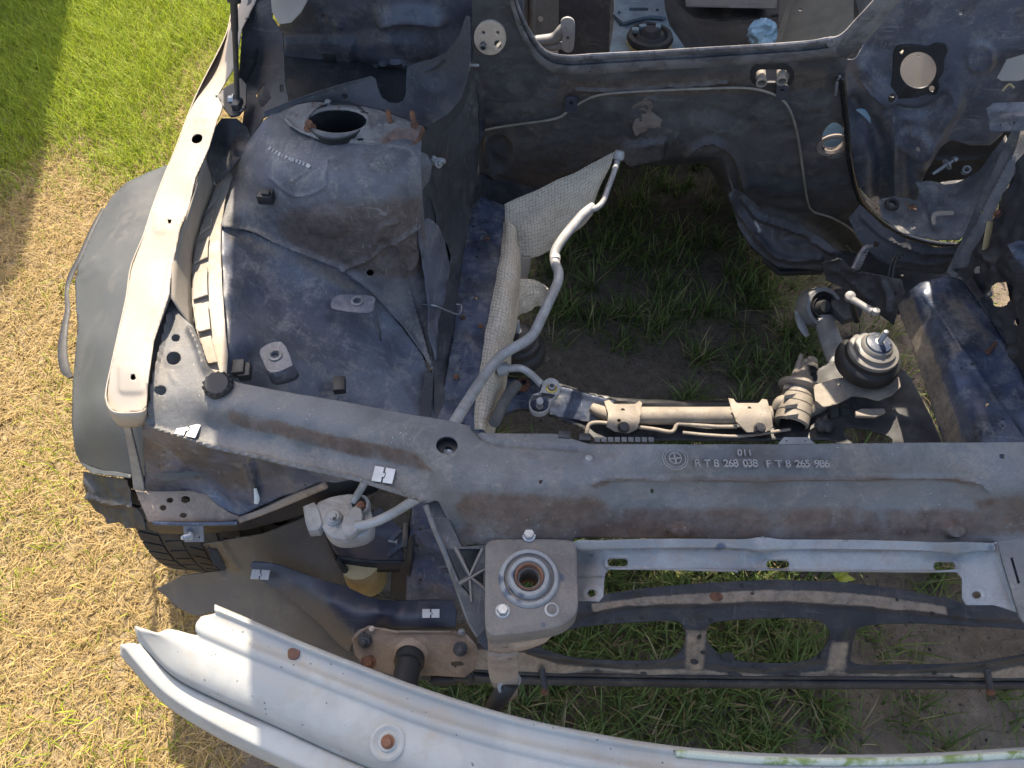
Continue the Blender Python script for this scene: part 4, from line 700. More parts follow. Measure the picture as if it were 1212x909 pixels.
# cabin seen through the opening
cab = panel('cabin_floor', [(560, -60), (1120, -60), (1060, 100), (600, 120)], [(560, -60, .33), (1120, -60, .33), (1060, 100, .30), (600, 120, .30), (760, 40, .36), (760, -30, .37), (860, 10, .31)], M_fire, car, [], [('ridge', [(790, -20), (830, 22), (870, 26), (1000, 22)], 3, .02)], cell=5, rough=.004)
k1 = PP(640., 30., FWP+np.array([0, .35, 0]), (0, -1, 0)); 
plate('kick_panel', [(600, -40), (661, -40), (661, 60), (600, 60)], M_cabin, car, (k1, (.15, -1, .1)), [ell(640, 22, 3.5, 3.5)], .003); tube('kick_panel_rib', [k1+np.array([-.02, -.004, .12]), k1+np.array([-.02, -.004, -.08])], [.008, .008], M_cabin, car, 10, 4, True, False)
plate('kick_panel', [(661, -40), (724, -40), (720, 70), (661, 70)], M_dark, car, (k1+np.array([0, .06, 0]), (-.1, -1, .1)), (), .003)
hp = (FWP+np.array([0, .16, 0]), np.array([0, -1., 0]))
def hpt(x, y, o=0.): return PP(float(x), float(y), hp[0], hp[1], o)
tube('heater_pipe', [hpt(618, 50), hpt(640, 48), hpt(656, 45), hpt(665, 36), hpt(672, 29)], .011, M_alu, car, 18, 8, True, label='bent aluminium heater pipe behind the bulkhead'); tube('heater_pipe', [hpt(622, 59), hpt(645, 56), hpt(662, 54), hpt(671, 52)], .0075, M_alu, car, 16, 8, True)
plate('heater_pipe_flange', smooth([(664, 26), (671, 21), (679, 25), (680, 40), (678, 58), (672, 62), (665, 57), (666, 42)], 4, True).tolist(), M_alu, car, (hpt(672, 40, .012), (0, -1, .2)), [ell(672, 45, 2.2, 2.2)], .006)
con = plate('selector_plate', [(722, 62), (728, 20), (726, -30), (782, -30), (787, 12), (792, 30), (814, 62)], M_console, car, .42, [ell(734, 30, 2, 1.5), ell(787, 33, 2, 1.5)], .006, .001, label='pale blue metal selector plate on the tunnel')
con2 = plate('selector_frame', [(726, 16), (731, 2), (780, 4), (788, 20), (770, 18), (752, 22), (738, 26)], M_console, car, .435, [ell(733, 15, 2.5, 2), ell(778, 12, 2.5, 2), rrect(744, 9, 768, 13, 1)], .008, .001)
bc = P(768., 52., .435); lathe('boot_ring', [(.058, 0), (.062, .004), (.062, .010), (.05, .012)], bc, M_yellow, con, seg=36); lathe('shift_boot', [(.060, .010), (.064, .018), (.060, .028), (.048, .030), (.044, .022), (.034, .034), (.026, .030), (.018, .044), (.0001, .044)], bc, M_rubber, con, seg=36)
for i in range(4): clip_block('selector_linkage', 752+i*9, 36-(i % 2)*4, .47, 8, 5, .012, M_console, con, i*.5)
panel('seat_cross_member', [(782, -30), (800, 4), (822, 22), (852, 26), (925, 20), (925, -30)], [(782, -30, .45), (822, 22, .40), (925, 20, .40), (925, -30, .45), (860, 0, .43)], M_dark, car, feats=[('ridge', [(798, 2), (820, 20), (850, 24), (925, 18)], 2, .006)], cell=3)
panel('seat_rail', [(806, -30), (812, 8), (920, 10), (920, -30)], [(806, -30, .47), (812, 8, .45), (920, 10, .45), (920, -30, .47)], M_cabin, car, cell=3, feats=[('ridge', [(812, 2), (920, 4)], 3, .006)])
t1 = PP(960., 20., FWP+np.array([0, .30, 0]), (0, -1, 0)); plate('tan_side_panel', [(922, -40), (1010, -40), (1010, 50), (960, 50), (922, 52)], M_cabin, car, (t1, (-.2, -1, .1)), [ell(947, 11, 2.5, 2.5)], .003)
tube('tan_panel_rib', [t1+np.array([-.055, -.012, .10]), t1+np.array([-.055, -.012, -.08])], [.006, .006], M_cabin, car, 8, 4, True, False)
quadgrid('roof', (-.30, 2.05, 1.36), (.84, 2.05, 1.36), (.84, 3.9, 1.36), (-.30, 3.9, 1.36), M_white, car, 6, .03, .03)
for sx in (-.33, .87):
    tube('windscreen_pillar', [(sx*1.12-.03, 1.42, .95), (sx, 2.08, 1.36)], [.03, .03], M_white, car, 10, 4, True, False); quadgrid('door_side', (sx*1.1-.03, 1.5, .15), (sx*1.1-.03, 3.6, .15), (sx*1.1-.03, 3.6, .92), (sx*1.1-.03, 1.5, .92), M_white, car, 4, .04)
quadgrid('rear_shelf', (-.36, 3.4, .25), (.9, 3.4, .25), (.9, 3.5, 1.3), (-.36, 3.5, 1.3), M_dark, car, 4, .03)

# ------------------------------------------------------------------ front carrier
RSo = [(202, 352), (212, 372), (230, 388), (240, 410), (248, 436), (262, 446), (280, 452), (330, 462), (380, 471), (452, 484), (533, 498), (556, 504), (566, 512), (575, 513), (657, 513), (697, 525), (840, 526), (1000, 525), (1225, 523), (1335, 521), (1345, 652), (1225, 648), (1000, 640), (840, 637), (680, 637), (676, 645), (578, 646), (560, 644), (545, 650), (530, 615), (518, 592), (504, 596), (423, 570), (337, 551), (250, 531), (200, 515), (180, 508), (171, 497), (173, 482), (176, 453), (182, 404)]
RSz = [(180, 506, .805), (210, 517, .802), (250, 529, .80), (295, 540, .80), (337, 549, .80), (380, 558, .80), (423, 568, .80), (465, 580, .80), (504, 593, .80), (250, 505, .804), (285, 511, .804), (322, 518, .804), (372, 530, .804), (423, 542, .804), (460, 551, .804), (490, 560, .804),
 (258, 484, .831), (285, 488, .832), (316, 495, .832), (355, 504, .832), (394, 513, .832), (432, 520, .832), (469, 527, .832), (498, 535, .832), (262, 448, .834), (295, 456, .835), (330, 463, .835), (390, 474, .835), (452, 485, .835), (540, 500, .835),
 (202, 354, .832), (185, 405, .83), (177, 455, .828), (174, 490, .815), (205, 420, .831), (195, 470, .828), (240, 440, .833), (232, 392, .832), (222, 490, .816), (235, 470, .830),
 (575, 515, .83), (650, 516, .832), (700, 528, .835), (900, 528, .835), (1215, 526, .835), (520, 550, .834), (560, 560, .835), (600, 570, .835), (640, 574, .834), (690, 572, .834), (720, 562, .834), (800, 562, .835), (900, 562, .835), (1050, 562, .835), (1150, 562, .835), (1215, 575, .835),
 (725, 576, .814), (800, 576, .812), (900, 576, .812), (1050, 576, .812), (1140, 577, .812), (530, 580, .822), (560, 588, .818), (600, 592, .815), (680, 592, .813), (800, 600, .79), (900, 600, .79), (1000, 600, .79), (1150, 602, .79), (1215, 610, .80),
 (535, 620, .77), (560, 635, .762), (640, 638, .762), (720, 634, .762), (900, 634, .762), (1100, 635, .762), (1215, 640, .765), (1330, 526, .835), (1330, 575, .834), (1330, 640, .765)]
rs = panel('radiator_carrier', RSo, RSz, M_plastic, car, [ell(208, 400, 5.5, 4.5), ell(206, 425, 9, 8), ell(190, 462, 7, 6), ell(529, 527, 13, 10.5, 28), ell(640, 570, 4, 3, 6), ell(773, 582, 4, 3, 6), ell(831, 581, 2, 2), ell(1186, 540, 5, 3)],
  [('ridge', [(200, 372), (192, 410), (183, 450), (178, 490)], 2.2, .006), ('ridge', [(226, 392), (236, 412), (244, 440)], 4, .012), ('ridge', [(180, 505), (250, 528), (337, 548), (423, 567), (500, 592)], 2, .005), ('ridge', [(560, 507), (575, 521), (600, 526), (690, 531)], 2, -.005), ('disc', 629, 543, 7, 5, .002, .4), ('disc', 697, 543, 5, 4, .003, .4), ('disc', 723, 543, 5, 4, .003, .4), ('ridge', [(700, 572), (722, 566), (800, 566), (1000, 566), (1140, 566), (1170, 580)], 2, .004), ('disc', 804, 627, 13, 7, .010, .3), ('disc', 1128, 626, 13, 9, .010, .3), ('ridge', [(1095, 605), (1092, 625)], 3, .004), ('disc', 207, 425, 13, 12, .0018, .2), ('ridge', [(201, 440), (205, 448), (208, 452)], 2, .002)],
  cell=2.5, rough=.0016, rscale=16, thick=.003, stain_shadow_areas=[([(545, 580), (700, 585), (730, 600), (800, 600), (1230, 600), (1230, 636), (545, 640), (535, 600)], 10, .75), ([(270, 482), (400, 515), (490, 534), (515, 560), (495, 556), (420, 540), (270, 503)], 5, .8), ([(1150, 590), (1230, 580), (1230, 640), (1160, 625)], 8, .7), ([(696, 572), (720, 562), (1140, 562), (1170, 572), (1150, 578), (1130, 571), (730, 571), (702, 580)], 4, .62)], label='dusty grey plastic radiator carrier across the front')
for x, y in ((697, 543), (723, 543)): lathe('carrier_rivet', [(.0045, 0), (.0045, .002), (.003, .003), (.0001, .003)], P(x, y, .838), M_alu, rs, seg=18)
lathe('hole_collar', [(.0145, .001), (.0135, .0015), (.013, -.012), (.006, -.013), (.006, -.02)], P(529, 527, .835), M_black, rs, seg=30); lathe('shiny_nut', [(.009, 0), (.009, .004), (.005, .005), (.004, 0), (.0001, 0)], P(532, 531, .815), M_zinc, rs, (0, -.3, 1), 18)
lathe('rubber_stop', [(.017, 0), (.018, .004), (.017, .012), (.014, .016), (.0001, .016)], P(260, 459, .834), M_rubber, rs, (.1, -.2, 1), 26)
for k in range(14):
    a = 2*math.pi*k/14; c = P(260, 459, .834)+np.array([.017*math.cos(a), .017*math.sin(a), .006]); lathe('stop_rib', [(.0022, -.005), (.0022, .006), (.0001, .008)], c, M_rubber, rs, (.1, -.2, 1), 8)
# moulded part numbers and emblem
def lay_text(s, x, y, z, size, par, m=M_embossed):
    c = P(x, y, z); ux = P(x+20., y+.2, z)-c; text_mesh('moulded_lettering', s, size, c, ux, (0, 0, 1), m, par, .002)
k_ = m_per_px(P(900., 550., .837)); rsf = tps(RSz)
def surf_text(t, x0, y0, adv, size, par):
    for i, ch in enumerate(t):
        if ch == ' ': continue
        x = x0+i*adv; z = float(rsf(np.array(x+3.), np.array(y0-4.)))+.0042; c = P(x, y0, z); text_mesh('moulded_character', ch, size, c, P(x+20., y0+.2, z)-c, (0, 0, 1), M_embossed, par, .003)
surf_text('R T 8 268 038', 822., 552.5, 5.75, 13*k_, rs); surf_text('F T 8 265 986', 907., 553., 5.75, 13*k_, rs); surf_text('011', 873., 539.5, 6., 11.5*k_, rs)
ec = P(799., 543., float(rsf(np.array(799.), np.array(543.)))+.0022)
for r in (15, 12.5, 7.5): lathe('emblem_ring', [((r-.9)*k_, 0), ((r-.9)*k_, .0020), (r*k_, .0020), (r*k_, 0)], ec, M_embossed, rs, seg=36)
for a in range(4):
    v = np.array([math.cos(a*math.pi/2+.2), math.sin(a*math.pi/2+.2), 0])*7*k_; tube('emblem_spoke', [ec+[0, 0, .001], ec+v+[0, 0, .001]], [.0011, .0011], M_embossed, rs, 6, 2, True, False)
for i in range(9):
    x = 704+i*8.0; plate('edge_slot_rib', [(x, 517.5), (x+5.5, 517.8), (x+5.5, 523), (x, 522.6)], M_plastic, rs, .826, (), .004, .0004)
for x, y in ((668, 516), (692, 519)): clip_block('edge_clip', x, y, .83, 14, 8, .010, M_black, rs)
plate('edge_bracket', [(920, 527), (928, 518), (956, 518), (966, 527)], M_galv, rs, .834, [ell(931, 522, 1.6, 1.2), ell(953, 522, 1.6, 1.2)], .004)
# pale clip labels (two halves with a notch)
def clip_label(x, y, z, wx, wy, skew, par, n=(0, 0, 1)):
    c = P(float(x), float(y), z); s = (c, n)
    for sg in (-1, 1):
        a = [(-wx/2, -1), (-.06*wx, -1), (-.06*wx, 1), (-wx/2, 1)]
        pl = []
        for u, v in ((-.5, -.5), (-.06, -.5), (-.06, -.12), (.04, -.12), (.04, .12), (-.06, .12), (-.06, .5), (-.5, .5)) if sg < 0 else ((.04, -.5), (.5, -.5), (.5, .5), (.04, .5), (.04, .2), (.10, .2), (.10, -.2), (.04, -.2)):
            pl.append((x+u*wx+v*wy*skew[0], y+v*wy+u*wx*skew[1]))
        plate('clip_label', pl, M_label, par, s, (), .0012, .0002, off=.001)
clip_label(454, 562, .804, 24, 17, (-.25, .16), rs); clip_label(222, 508, .806, 24, 15, (-.45, .22), rs)
# latch block
M_block = mat('dirty_latch_plate', (.125, .115, .105), (.085, .075, .070), (.20, .165, .135), .6, .4, .6, 0, 16, .25, 140, ((.05, .06, .085), .25, 40), grain=.4)
lb = plate('latch_block', smooth([(579, 644), (600, 641), (650, 641), (676, 643), (680, 652), (681, 690), (681, 720), (672, 733), (655, 741), (620, 747), (590, 750), (580, 748), (577, 735), (577, 700), (577, 660)], 3, True).tolist(), M_block, car, .764, [ell(626, 685, 14.5, 13.5, 30)], .030, .003, label='square grey block with round latch cup')
lc = P(626., 685., .765); kk = m_per_px(lc)
cup = lathe('latch_cup', [(36*kk, -.001), (36*kk, .004), (34*kk, .0065), (30*kk, .006), (28*kk, .001), (26.5*kk, .001), (25.5*kk, .007), (23*kk, .010), (19*kk, .0095), (17*kk, .006)], lc, M_galv, lb, seg=56, label='pale metal latch cup rings')
lathe('latch_bore', [(17.5*kk, .006), (17*kk, .0085), (14.5*kk, .0085), (13*kk, .002), (12.5*kk, -.045)], lc, M_rust, lb, seg=44)
bolt('block_bolt', P(626, 634, .768), M_zinc, lb, .0068, .009, wr=1.25); bolt('block_bolt', P(595, 723, .766), M_zinc, lb, .0068, .008, wr=1.3); lathe('empty_thread', [(.0085, 0), (.0085, .002), (.006, .0025), (.004, -.006)], P(653, 722, .766), M_alu, lb, seg=20)
lathe('block_dimple', [(.0035, .001), (.004, .0005), (.002, -.004)], P(592, 735, .765), M_dark, lb, seg=14)
panel('flaked_paint', [(605, 733), (611, 722), (618, 719), (620, 728), (627, 718), (633, 719), (632, 728), (626, 732), (626, 739), (606, 741)], [(605, 733, .7658), (633, 719, .7658), (626, 739, .7658)], M_rail, lb, cell=1.5, thick=.0008)
ruled('block_apron', [[(577, 746, .738), (600, 748, .738), (640, 744, .738), (672, 733, .738)], [(578, 770, .70), (596, 772, .70), (622, 768, .70), (645, 760, .71)]], M_brown, lb, 24, 4, .003)
ruled('bracket_stub', [[(577, 770, .70), (594, 773, .70), (613, 770, .70)], [(580, 800, .62), (594, 806, .615), (613, 798, .62)], [(590, 822, .57), (600, 830, .565), (612, 822, .57)]], M_brown, lb, 16, 5, .004)
lathe('stub_hole', [(.006, 0), (.0045, .001), (.004, -.004)], P(598., 762., .715), M_black, lb, (0, -.8, .6), 16)
tube('rubber_peg', [(603, 806, .60), (595, 820, .585), (585, 836, .565), (581, 844, .555)], [.0135, .0125, .0115, .0105], M_rubber, lb, 20, 5); lathe('peg_collar', [(.0165, 0), (.017, .003), (.013, .004)], P(602., 808., .602), M_alu, lb, (.35, -.5, .3), 24)
# moulded lattice at the carrier corner
M_lat = M_dark
lat = plate('corner_lattice', [(505, 597), (520, 592), (546, 648), (576, 646), (577, 742), (566, 752), (556, 735), (545, 705), (530, 660), (516, 625)], M_dark, car, (P(545., 650., .762), (0, -.45, 1)), [[(526, 649), (537, 649), (554, 682), (543, 689)], [(542, 649), (570, 649), (556, 679)], [(559, 683), (573, 675), (573, 694)], [(545, 693), (555, 686), (558, 709)]], .012, .001)
for a, b in (((539, 648), (557, 683)), ((571, 649), (556, 681)), ((544, 691), (575, 673)), ((556, 682), (575, 698)), ((556, 686), (558, 712))): tube('lattice_rib', [PP(float(q[0]), float(q[1]), P(545., 650., .766), (0, -.45, 1)) for q in (a, b)], [.0016, .0016], M_block, lat, 6, 2, True, False)
tube('lattice_edge', [(504, 598, .80), (514, 625, .785), (530, 663, .755), (545, 705, .72), (556, 735, .70), (566, 752, .69)], .0035, M_plastic, lat, 8, 5)
panel('lattice_back', [(518, 600), (545, 650), (575, 648), (576, 745), (560, 745), (540, 700), (525, 660)], [(518, 600, .745), (575, 648, .728), (576, 745, .68), (540, 700, .695)], M_black, lat, cell=4)
panel('lattice_lower', [(556, 712), (576, 700), (576, 748), (590, 765), (578, 772), (566, 760), (553, 730)], [(556, 712, .70), (576, 700, .70), (590, 765, .66), (566, 760, .66)], M_dark, lat, cell=2.5)
# galvanised strip with slots
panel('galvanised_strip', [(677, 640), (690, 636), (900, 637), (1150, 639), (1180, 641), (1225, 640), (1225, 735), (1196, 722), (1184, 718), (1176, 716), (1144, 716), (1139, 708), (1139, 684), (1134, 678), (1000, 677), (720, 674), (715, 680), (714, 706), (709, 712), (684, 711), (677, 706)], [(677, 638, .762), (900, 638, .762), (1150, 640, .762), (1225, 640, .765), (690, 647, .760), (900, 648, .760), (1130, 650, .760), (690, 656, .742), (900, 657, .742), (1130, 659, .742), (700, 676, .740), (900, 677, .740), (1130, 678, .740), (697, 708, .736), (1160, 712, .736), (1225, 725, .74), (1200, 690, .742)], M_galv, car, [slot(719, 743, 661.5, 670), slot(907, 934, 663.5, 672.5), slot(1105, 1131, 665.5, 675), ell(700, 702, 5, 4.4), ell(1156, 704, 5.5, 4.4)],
  [('ridge', slot(716, 746, 659, 672.5)+[(746-6, 659)], 1.6, .0018), ('ridge', slot(904, 937, 661, 675)+[(931, 661)], 1.6, .0018), ('ridge', slot(1102, 1134, 663, 677)+[(1128, 663)], 1.6, .0018), ('ridge', ell(700, 702, 9, 8)+[(709, 702)], 1.5, .001), ('ridge', ell(1156, 704, 9, 8)+[(1165, 704)], 1.5, .001), ('ridge', [(677, 683), (712, 683)], 1.2, -.002), ('ridge', [(1176, 640), (1190, 680), (1204, 722)], 2, .005), ('step', [(670, 630), (1172, 634), (1176, 651), (900, 649), (670, 647)], .008, 1.2), ('ridge', [(720, 673), (900, 675.5), (1134, 676)], 1.5, .003)], cell=1.8, thick=.0022, stain_shadow_areas=[([(680, 646), (900, 648), (1140, 650), (1140, 656), (900, 654), (680, 653)], 3, .55), ([(1150, 640), (1225, 640), (1225, 660), (1160, 655)], 5, .5)], label='pale galvanised strip with three slots under the carrier')  # long brown band along the step crease paints in its shadow line
plate('end_plate', [(1180, 640), (1230, 630), (1230, 760), (1207, 730)], M_plastic, car, (P(1200., 690., .752), (-.3, -.2, 1)), [[(1195, 660), (1199, 659), (1208, 690), (1204, 692)]], .005)
# lower crossmember with three openings
XT = [(660, 724), (700, 707), (760, 697), (830, 691), (920, 686.5), (1000, 690), (1060, 697), (1120, 709), (1150, 716), (1225, 714), (1330, 716)]; XM = [(660, 735), (700, 716), (760, 708), (830, 702.5), (920, 699), (1000, 702), (1060, 709), (1120, 719), (1150, 724), (1225, 726), (1330, 728)]; XL = [(660, 744), (700, 724), (760, 716), (830, 716), (920, 712), (1000, 717), (1060, 722), (1120, 727), (1150, 731), (1225, 734), (1330, 738)]; XB = [(660, 757), (700, 741), (760, 736), (830, 734), (920, 728), (1000, 733), (1060, 738), (1120, 741), (1150, 744), (1225, 748), (1330, 752)]
xo = [(560, 762), (600, 760), (640, 752)]+XT+[(1335, 805), (1225, 803), (1000, 801), (800, 799), (640, 797), (560, 792)]
O1 = smooth([(640, 765), (655, 752), (690, 742), (745, 737), (796, 735), (808, 740), (811, 756), (805, 772), (788, 779), (740, 781), (690, 778), (660, 773)], 4, True); O2 = smooth([(838, 742), (850, 736), (900, 732), (950, 732), (972, 736), (982, 748), (976, 766), (958, 779), (925, 784), (882, 783), (855, 776), (838, 760)], 4, True); O3 = smooth([(1020, 742), (1060, 738), (1130, 740), (1225, 748), (1225, 768), (1180, 778), (1140, 784), (1070, 786), (1012, 785), (1008, 770), (1012, 752)], 4, True)
XZ = [(x, y, .447) for x, y in XT]+[(x, y, .449) for x, y in XM]+[(x, y, .438) for x, y in XL]+[(x, y, .436) for x, y in XB]+[(560, 776, .40), (600, 765, .41), (560, 795, .385), (640, 797, .385), (760, 799, .385), (900, 801, .385), (1060, 801, .385), (1225, 803, .385), (825, 765, .410), (1000, 765, .410), (700, 786, .392), (910, 790, .392), (1100, 790, .392)]
M_cross = mat('black_flaked_crossmember', (.030, .031, .036), (.020, .020, .023), (.12, .105, .09), .35, .2, .5, 0, 12, .2, 120, ((.012, .012, .012), .25, 45), scratch=.3, stain_shadow=(.34, .265, .195))
xm = panel('lower_crossmember', xo, XZ, M_cross, car, [O1, O2, O3], [('ridge', XT, 3, .003), ('ridge', XL, 3, .005), ('ridge', [(825, 742), (822, 760), (825, 785)], 8, .005), ('ridge', [(998, 742), (992, 765), (985, 788)], 8, .005), ('ridge', [(625, 770), (660, 777), (740, 785), (808, 780)], 4, .004), ('ridge', [(842, 785), (900, 790), (975, 778)], 4, .004), ('ridge', [(1005, 790), (1080, 791), (1160, 784), (1225, 772)], 4, .004)], cell=2, rough=.001, rscale=20, thick=.003,
  stain_shadow_areas=[([(x, y-1) for x, y in XM[1:8]]+[(x, y-1) for x, y in XL[1:8]][::-1], 2.5, .95), ([(560, 768), (620, 772), (660, 786), (740, 793), (815, 791), (850, 795), (930, 799), (985, 792), (1010, 797), (1170, 796), (1225, 784), (1225, 806), (560, 800)], 3, .9), ([(812, 745), (838, 745), (832, 795), (808, 795)], 5, .7), ([(985, 758), (1006, 758), (1000, 795), (975, 795)], 5, .8)], label='black flaked lower crossmember with three openings and tan dusty face')
ruled('lower_bar', [[(560, 792, .386), (640, 797, .386), (900, 801, .386), (1225, 803, .386), (1340, 805, .386)], [(560, 795, .372), (640, 800, .372), (900, 804, .372), (1225, 806, .372), (1340, 808, .372)], [(560, 800, .374), (640, 804, .374), (900, 808, .374), (1225, 810, .374), (1340, 812, .374)], [(560, 807, .36), (640, 810, .36), (900, 814, .36), (1225, 815, .36), (1340, 816, .36)]], M_dark, xm, 50, 3, .003)
for x in (641, 1168): tube('peg_bolt', [(x, 792, .395), (x+2, 804, .392), (x+4, 816, .388)], [.0055, .005, .0045], M_dark, xm, 12, 4); lathe('peg_rust', [(.0055, 0), (.0065, .004), (.004, .007), (.0001, .007)], P(x+4., 817., .388), M_rust, xm, (0, -1, .1), 14)
for x, y, rx, ry in ((755, 704, 6, 2.6), (848, 706, 8, 5), (720, 733, 3, 1.6), (735, 732, 4, 1.6), (760, 731, 3, 1.6), (708, 794, 4, 1.6), (762, 797, 4, 2), (862, 777, 8, 5), (900, 790, 9, 3), (975, 776, 4, 6), (822, 783, 5, 3), (832, 772, 3, 2), (870, 798, 9, 2.6), (940, 797, 8, 2.4)):
    plate('paint_drip', ell(x, y, rx, ry, 12, .2), M_black if (x != 848) else M_rust, xm, tps(XZ)(np.array(float(x)), np.array(float(y))).item()+.010+(.010 if y < 735 else 0), (), .0015, .0003)

# bumper beam
U = [(254, 716), (292, 732), (357, 760), (420, 785), (500, 815), (600, 846), (700, 868), (800, 884), (900, 892), (1000, 894), (1100, 892), (1230, 884)]
R1 = [(232, 737), (293, 764), (357, 790), (420, 815), (500, 846), (600, 876), (700, 898), (800, 914), (900, 922), (1000, 925), (1100, 923), (1230, 914)]
MM = [(186, 749), (255, 784), (320, 815), (390, 845), (480, 880), (590, 915), (695, 940), (800, 957), (900, 966), (1000, 968), (1100, 966), (1230, 957)]
LL = [(160, 742), (200, 792), (260, 824), (330, 855), (430, 898), (560, 945), (690, 980), (800, 998), (900, 1007), (1000, 1010), (1100, 1008), (1230, 998)]
LK = [(164, 760), (206, 802), (264, 832), (330, 862), (428, 906), (556, 954), (688, 990), (800, 1008), (900, 1017), (1000, 1020), (1100, 1018), (1230, 1008)]
BB = [(143, 763), (192, 818), (250, 856), (318, 890), (420, 935), (548, 985), (684, 1024), (800, 1044), (900, 1053), (1000, 1056), (1100, 1054), (1230, 1044)]
def sh(L, dy, z): return [(x, y+dy, z) for x, y in L]
def mixl(A_, B_, t, z): return [(a[0]*(1-t)+b[0]*t, a[1]*(1-t)+b[1]*t, z) for a, b in zip(A_, B_)]
XC = float((P(695, 690, .74)[0]+P(1158, 692, .74)[0])/2)
def beam_line(L):
    w_ = P(*np.array(L, float).T); e = w_[-1]; lim = 2*XC-e[0]; m_ = w_[w_[:, 0] < lim-.06][::-1].copy(); dy = e[1]-np.interp(lim, w_[:, 0], w_[:, 1]); m_[:, 0] = 2*XC-m_[:, 0]; m_[:, 1] += dy*.8; return np.vstack([w_, m_])
bb = ruled('bumper_beam', [beam_line(q) for q in [sh(U, 4, .5950), sh(U, 0, .6040), sh(U, 5, .6090), sh(U, 10, .6020), mixl(U, R1, .6400, .5980), mixl(U, R1, .85, .6000), sh(R1, 2, .6060), sh(R1, 9, .6040), sh(R1, 15, .5980), mixl(R1, MM, .6400, .5970), sh(MM, 0, .5960), mixl(MM, LL, .5, .5880), mixl(MM, LL, .85, .5760), sh(LL, 0, .5660), sh(LK, -1, .5430), sh(LK, 3, .5465), mixl(LK, BB, .3, .5460), mixl(LK, BB, .85, .5420), sh(BB, 0, .5360), sh(BB, 6, .5150), sh(BB, 12, .4900)]], M_white, car, 190, 3, .0022, sharp=50, world=True, label='pale grey curved bumper beam across the front')
ruled('mossy_edge', [sh(U[7:], 2, .6065), sh(U[7:], 6, .6115), sh(U[7:], 12, .6035)], M_mossy, bb, 60, 3, .0015)
plate('rust_blister', smooth([(341, 770), (346, 767), (354, 769), (354, 775), (349, 780), (342, 779)], 4, True).tolist(), M_rust, bb, .6025, (), .0012, .0004)
bcn = P(459., 878., .5950); lathe('bolt_recess', [(.020, .0), (.022, .003), (.019, .0045), (.013, .002), (.011, .003), (.0105, .006), (.0001, .0065)], bcn, M_white, bb, (0, -.25, 1), 32); bolt('beam_bolt', P(459., 878., .6010), M_rust, bb, .0058, .006, (0, -.25, 1))

# ------------------------------------------------------------------ axle carrier and steering (below the bay)
sf = panel('axle_carrier', [(572, 470), (586, 452), (600, 446), (630, 449), (665, 456), (700, 466), (730, 472), (800, 474), (900, 474), (940, 462), (962, 440), (985, 428), (1010, 425), (1060, 430), (1078, 446), (1100, 490), (1122, 540), (1010, 540), (985, 521), (705, 521), (690, 508), (664, 498), (640, 489), (615, 486), (592, 494), (578, 505)], [(572, 470, .305), (600, 446, .310), (665, 456, .310), (730, 472, .295), (800, 474, .280), (900, 474, .280), (962, 440, .325), (1060, 430, .345), (1078, 446, .345), (1122, 540, .335), (980, 540, .305), (700, 540, .270), (664, 498, .280), (615, 486, .275), (578, 505, .280), (640, 472, .302), (690, 490, .280), (800, 500, .275)], M_black, car, [smooth([(1000, 505), (1040, 512), (1060, 525), (1030, 530), (1005, 520)], 3, True)], [('ridge', [(600, 448), (665, 458), (730, 475), (800, 480), (930, 478)], 5, .010), ('ridge', [(600, 480), (650, 488), (690, 505)], 4, .006)], cell=3, rough=.003, rscale=20, thick=.004, label='black front axle carrier under the bay')
panel('carrier_scuffs', [(576, 468), (588, 453), (600, 448), (630, 451), (665, 458), (700, 468), (726, 475), (728, 488), (700, 500), (664, 494), (640, 486), (615, 483), (594, 490), (580, 498)], [(576, 468, .311), (600, 448, .316), (665, 458, .317), (726, 475, .304), (700, 500, .285), (664, 494, .288), (615, 483, .282), (580, 498, .287), (640, 470, .308)], M_rail, sf, [ell(598, 463, 4, 3)], [('ridge', [(600, 450), (665, 460), (726, 478)], 5, .006)], cell=2.5, rough=.003, rscale=30)
lathe('carrier_nut', [(.016, 0), (.016, .006), (.012, .008), (.012, .014), (.007, .014), (.006, .004)], P(619, 456, .315), M_rust, sf, (0, -.1, 1), 20)
panel('carrier_bracket', [(963, 456), (985, 449), (1000, 446), (1016, 452), (1036, 453), (1054, 446), (1065, 447), (1066, 458), (1056, 468), (1040, 474), (1024, 470), (1010, 468), (992, 478), (975, 482), (965, 474)], [(963, 456, .385), (1000, 446, .392), (1036, 453, .392), (1065, 447, .395), (1056, 468, .39), (1024, 470, .385), (975, 482, .38)], M_steel, sf, [ell(993, 455, 2.6, 2), ell(1052, 460, 2.6, 2)], cell=2, rough=.002, rscale=30, thick=.003, label='tan cast bracket on the axle carrier')
plate('carrier_foot', [(1013, 487), (1020, 484), (1046, 484), (1048, 488), (1036, 493), (1014, 492)], M_steel, sf, .372, (), .006)
rack = assembly('steering_rack', 'tan dusty steering rack lying across the axle carrier, partly sunlit', P(830, 492, .33))
tube('rack_tube', [(722, 492, .310), (760, 492, .310), (850, 492, .310), (912, 491, .310)], .0185, M_steel, rack, 28, 4)
tube('rack_end', [(700, 482, .308), (708, 486, .308), (724, 492, .308)], [.010, .013, .015], M_steel, rack, 16, 4)
def clamp(o1, zc, hl, m=M_steel):
    c = panel('rack_clamp', o1, zc, m, rack, hl, cell=1.6, thick=.004); return c
clamp([(715, 475), (721, 473), (726, 478), (752, 478), (757, 474), (760, 477), (757, 500), (754, 508), (744, 513), (728, 511), (718, 505), (720, 490)], [(715, 475, .323), (760, 477, .323), (738, 486, .333), (720, 492, .332), (757, 492, .332), (744, 511, .316), (728, 511, .316)], [ell(737, 485, 2.6, 2.2), ell(733, 498, 2.6, 2.2)])
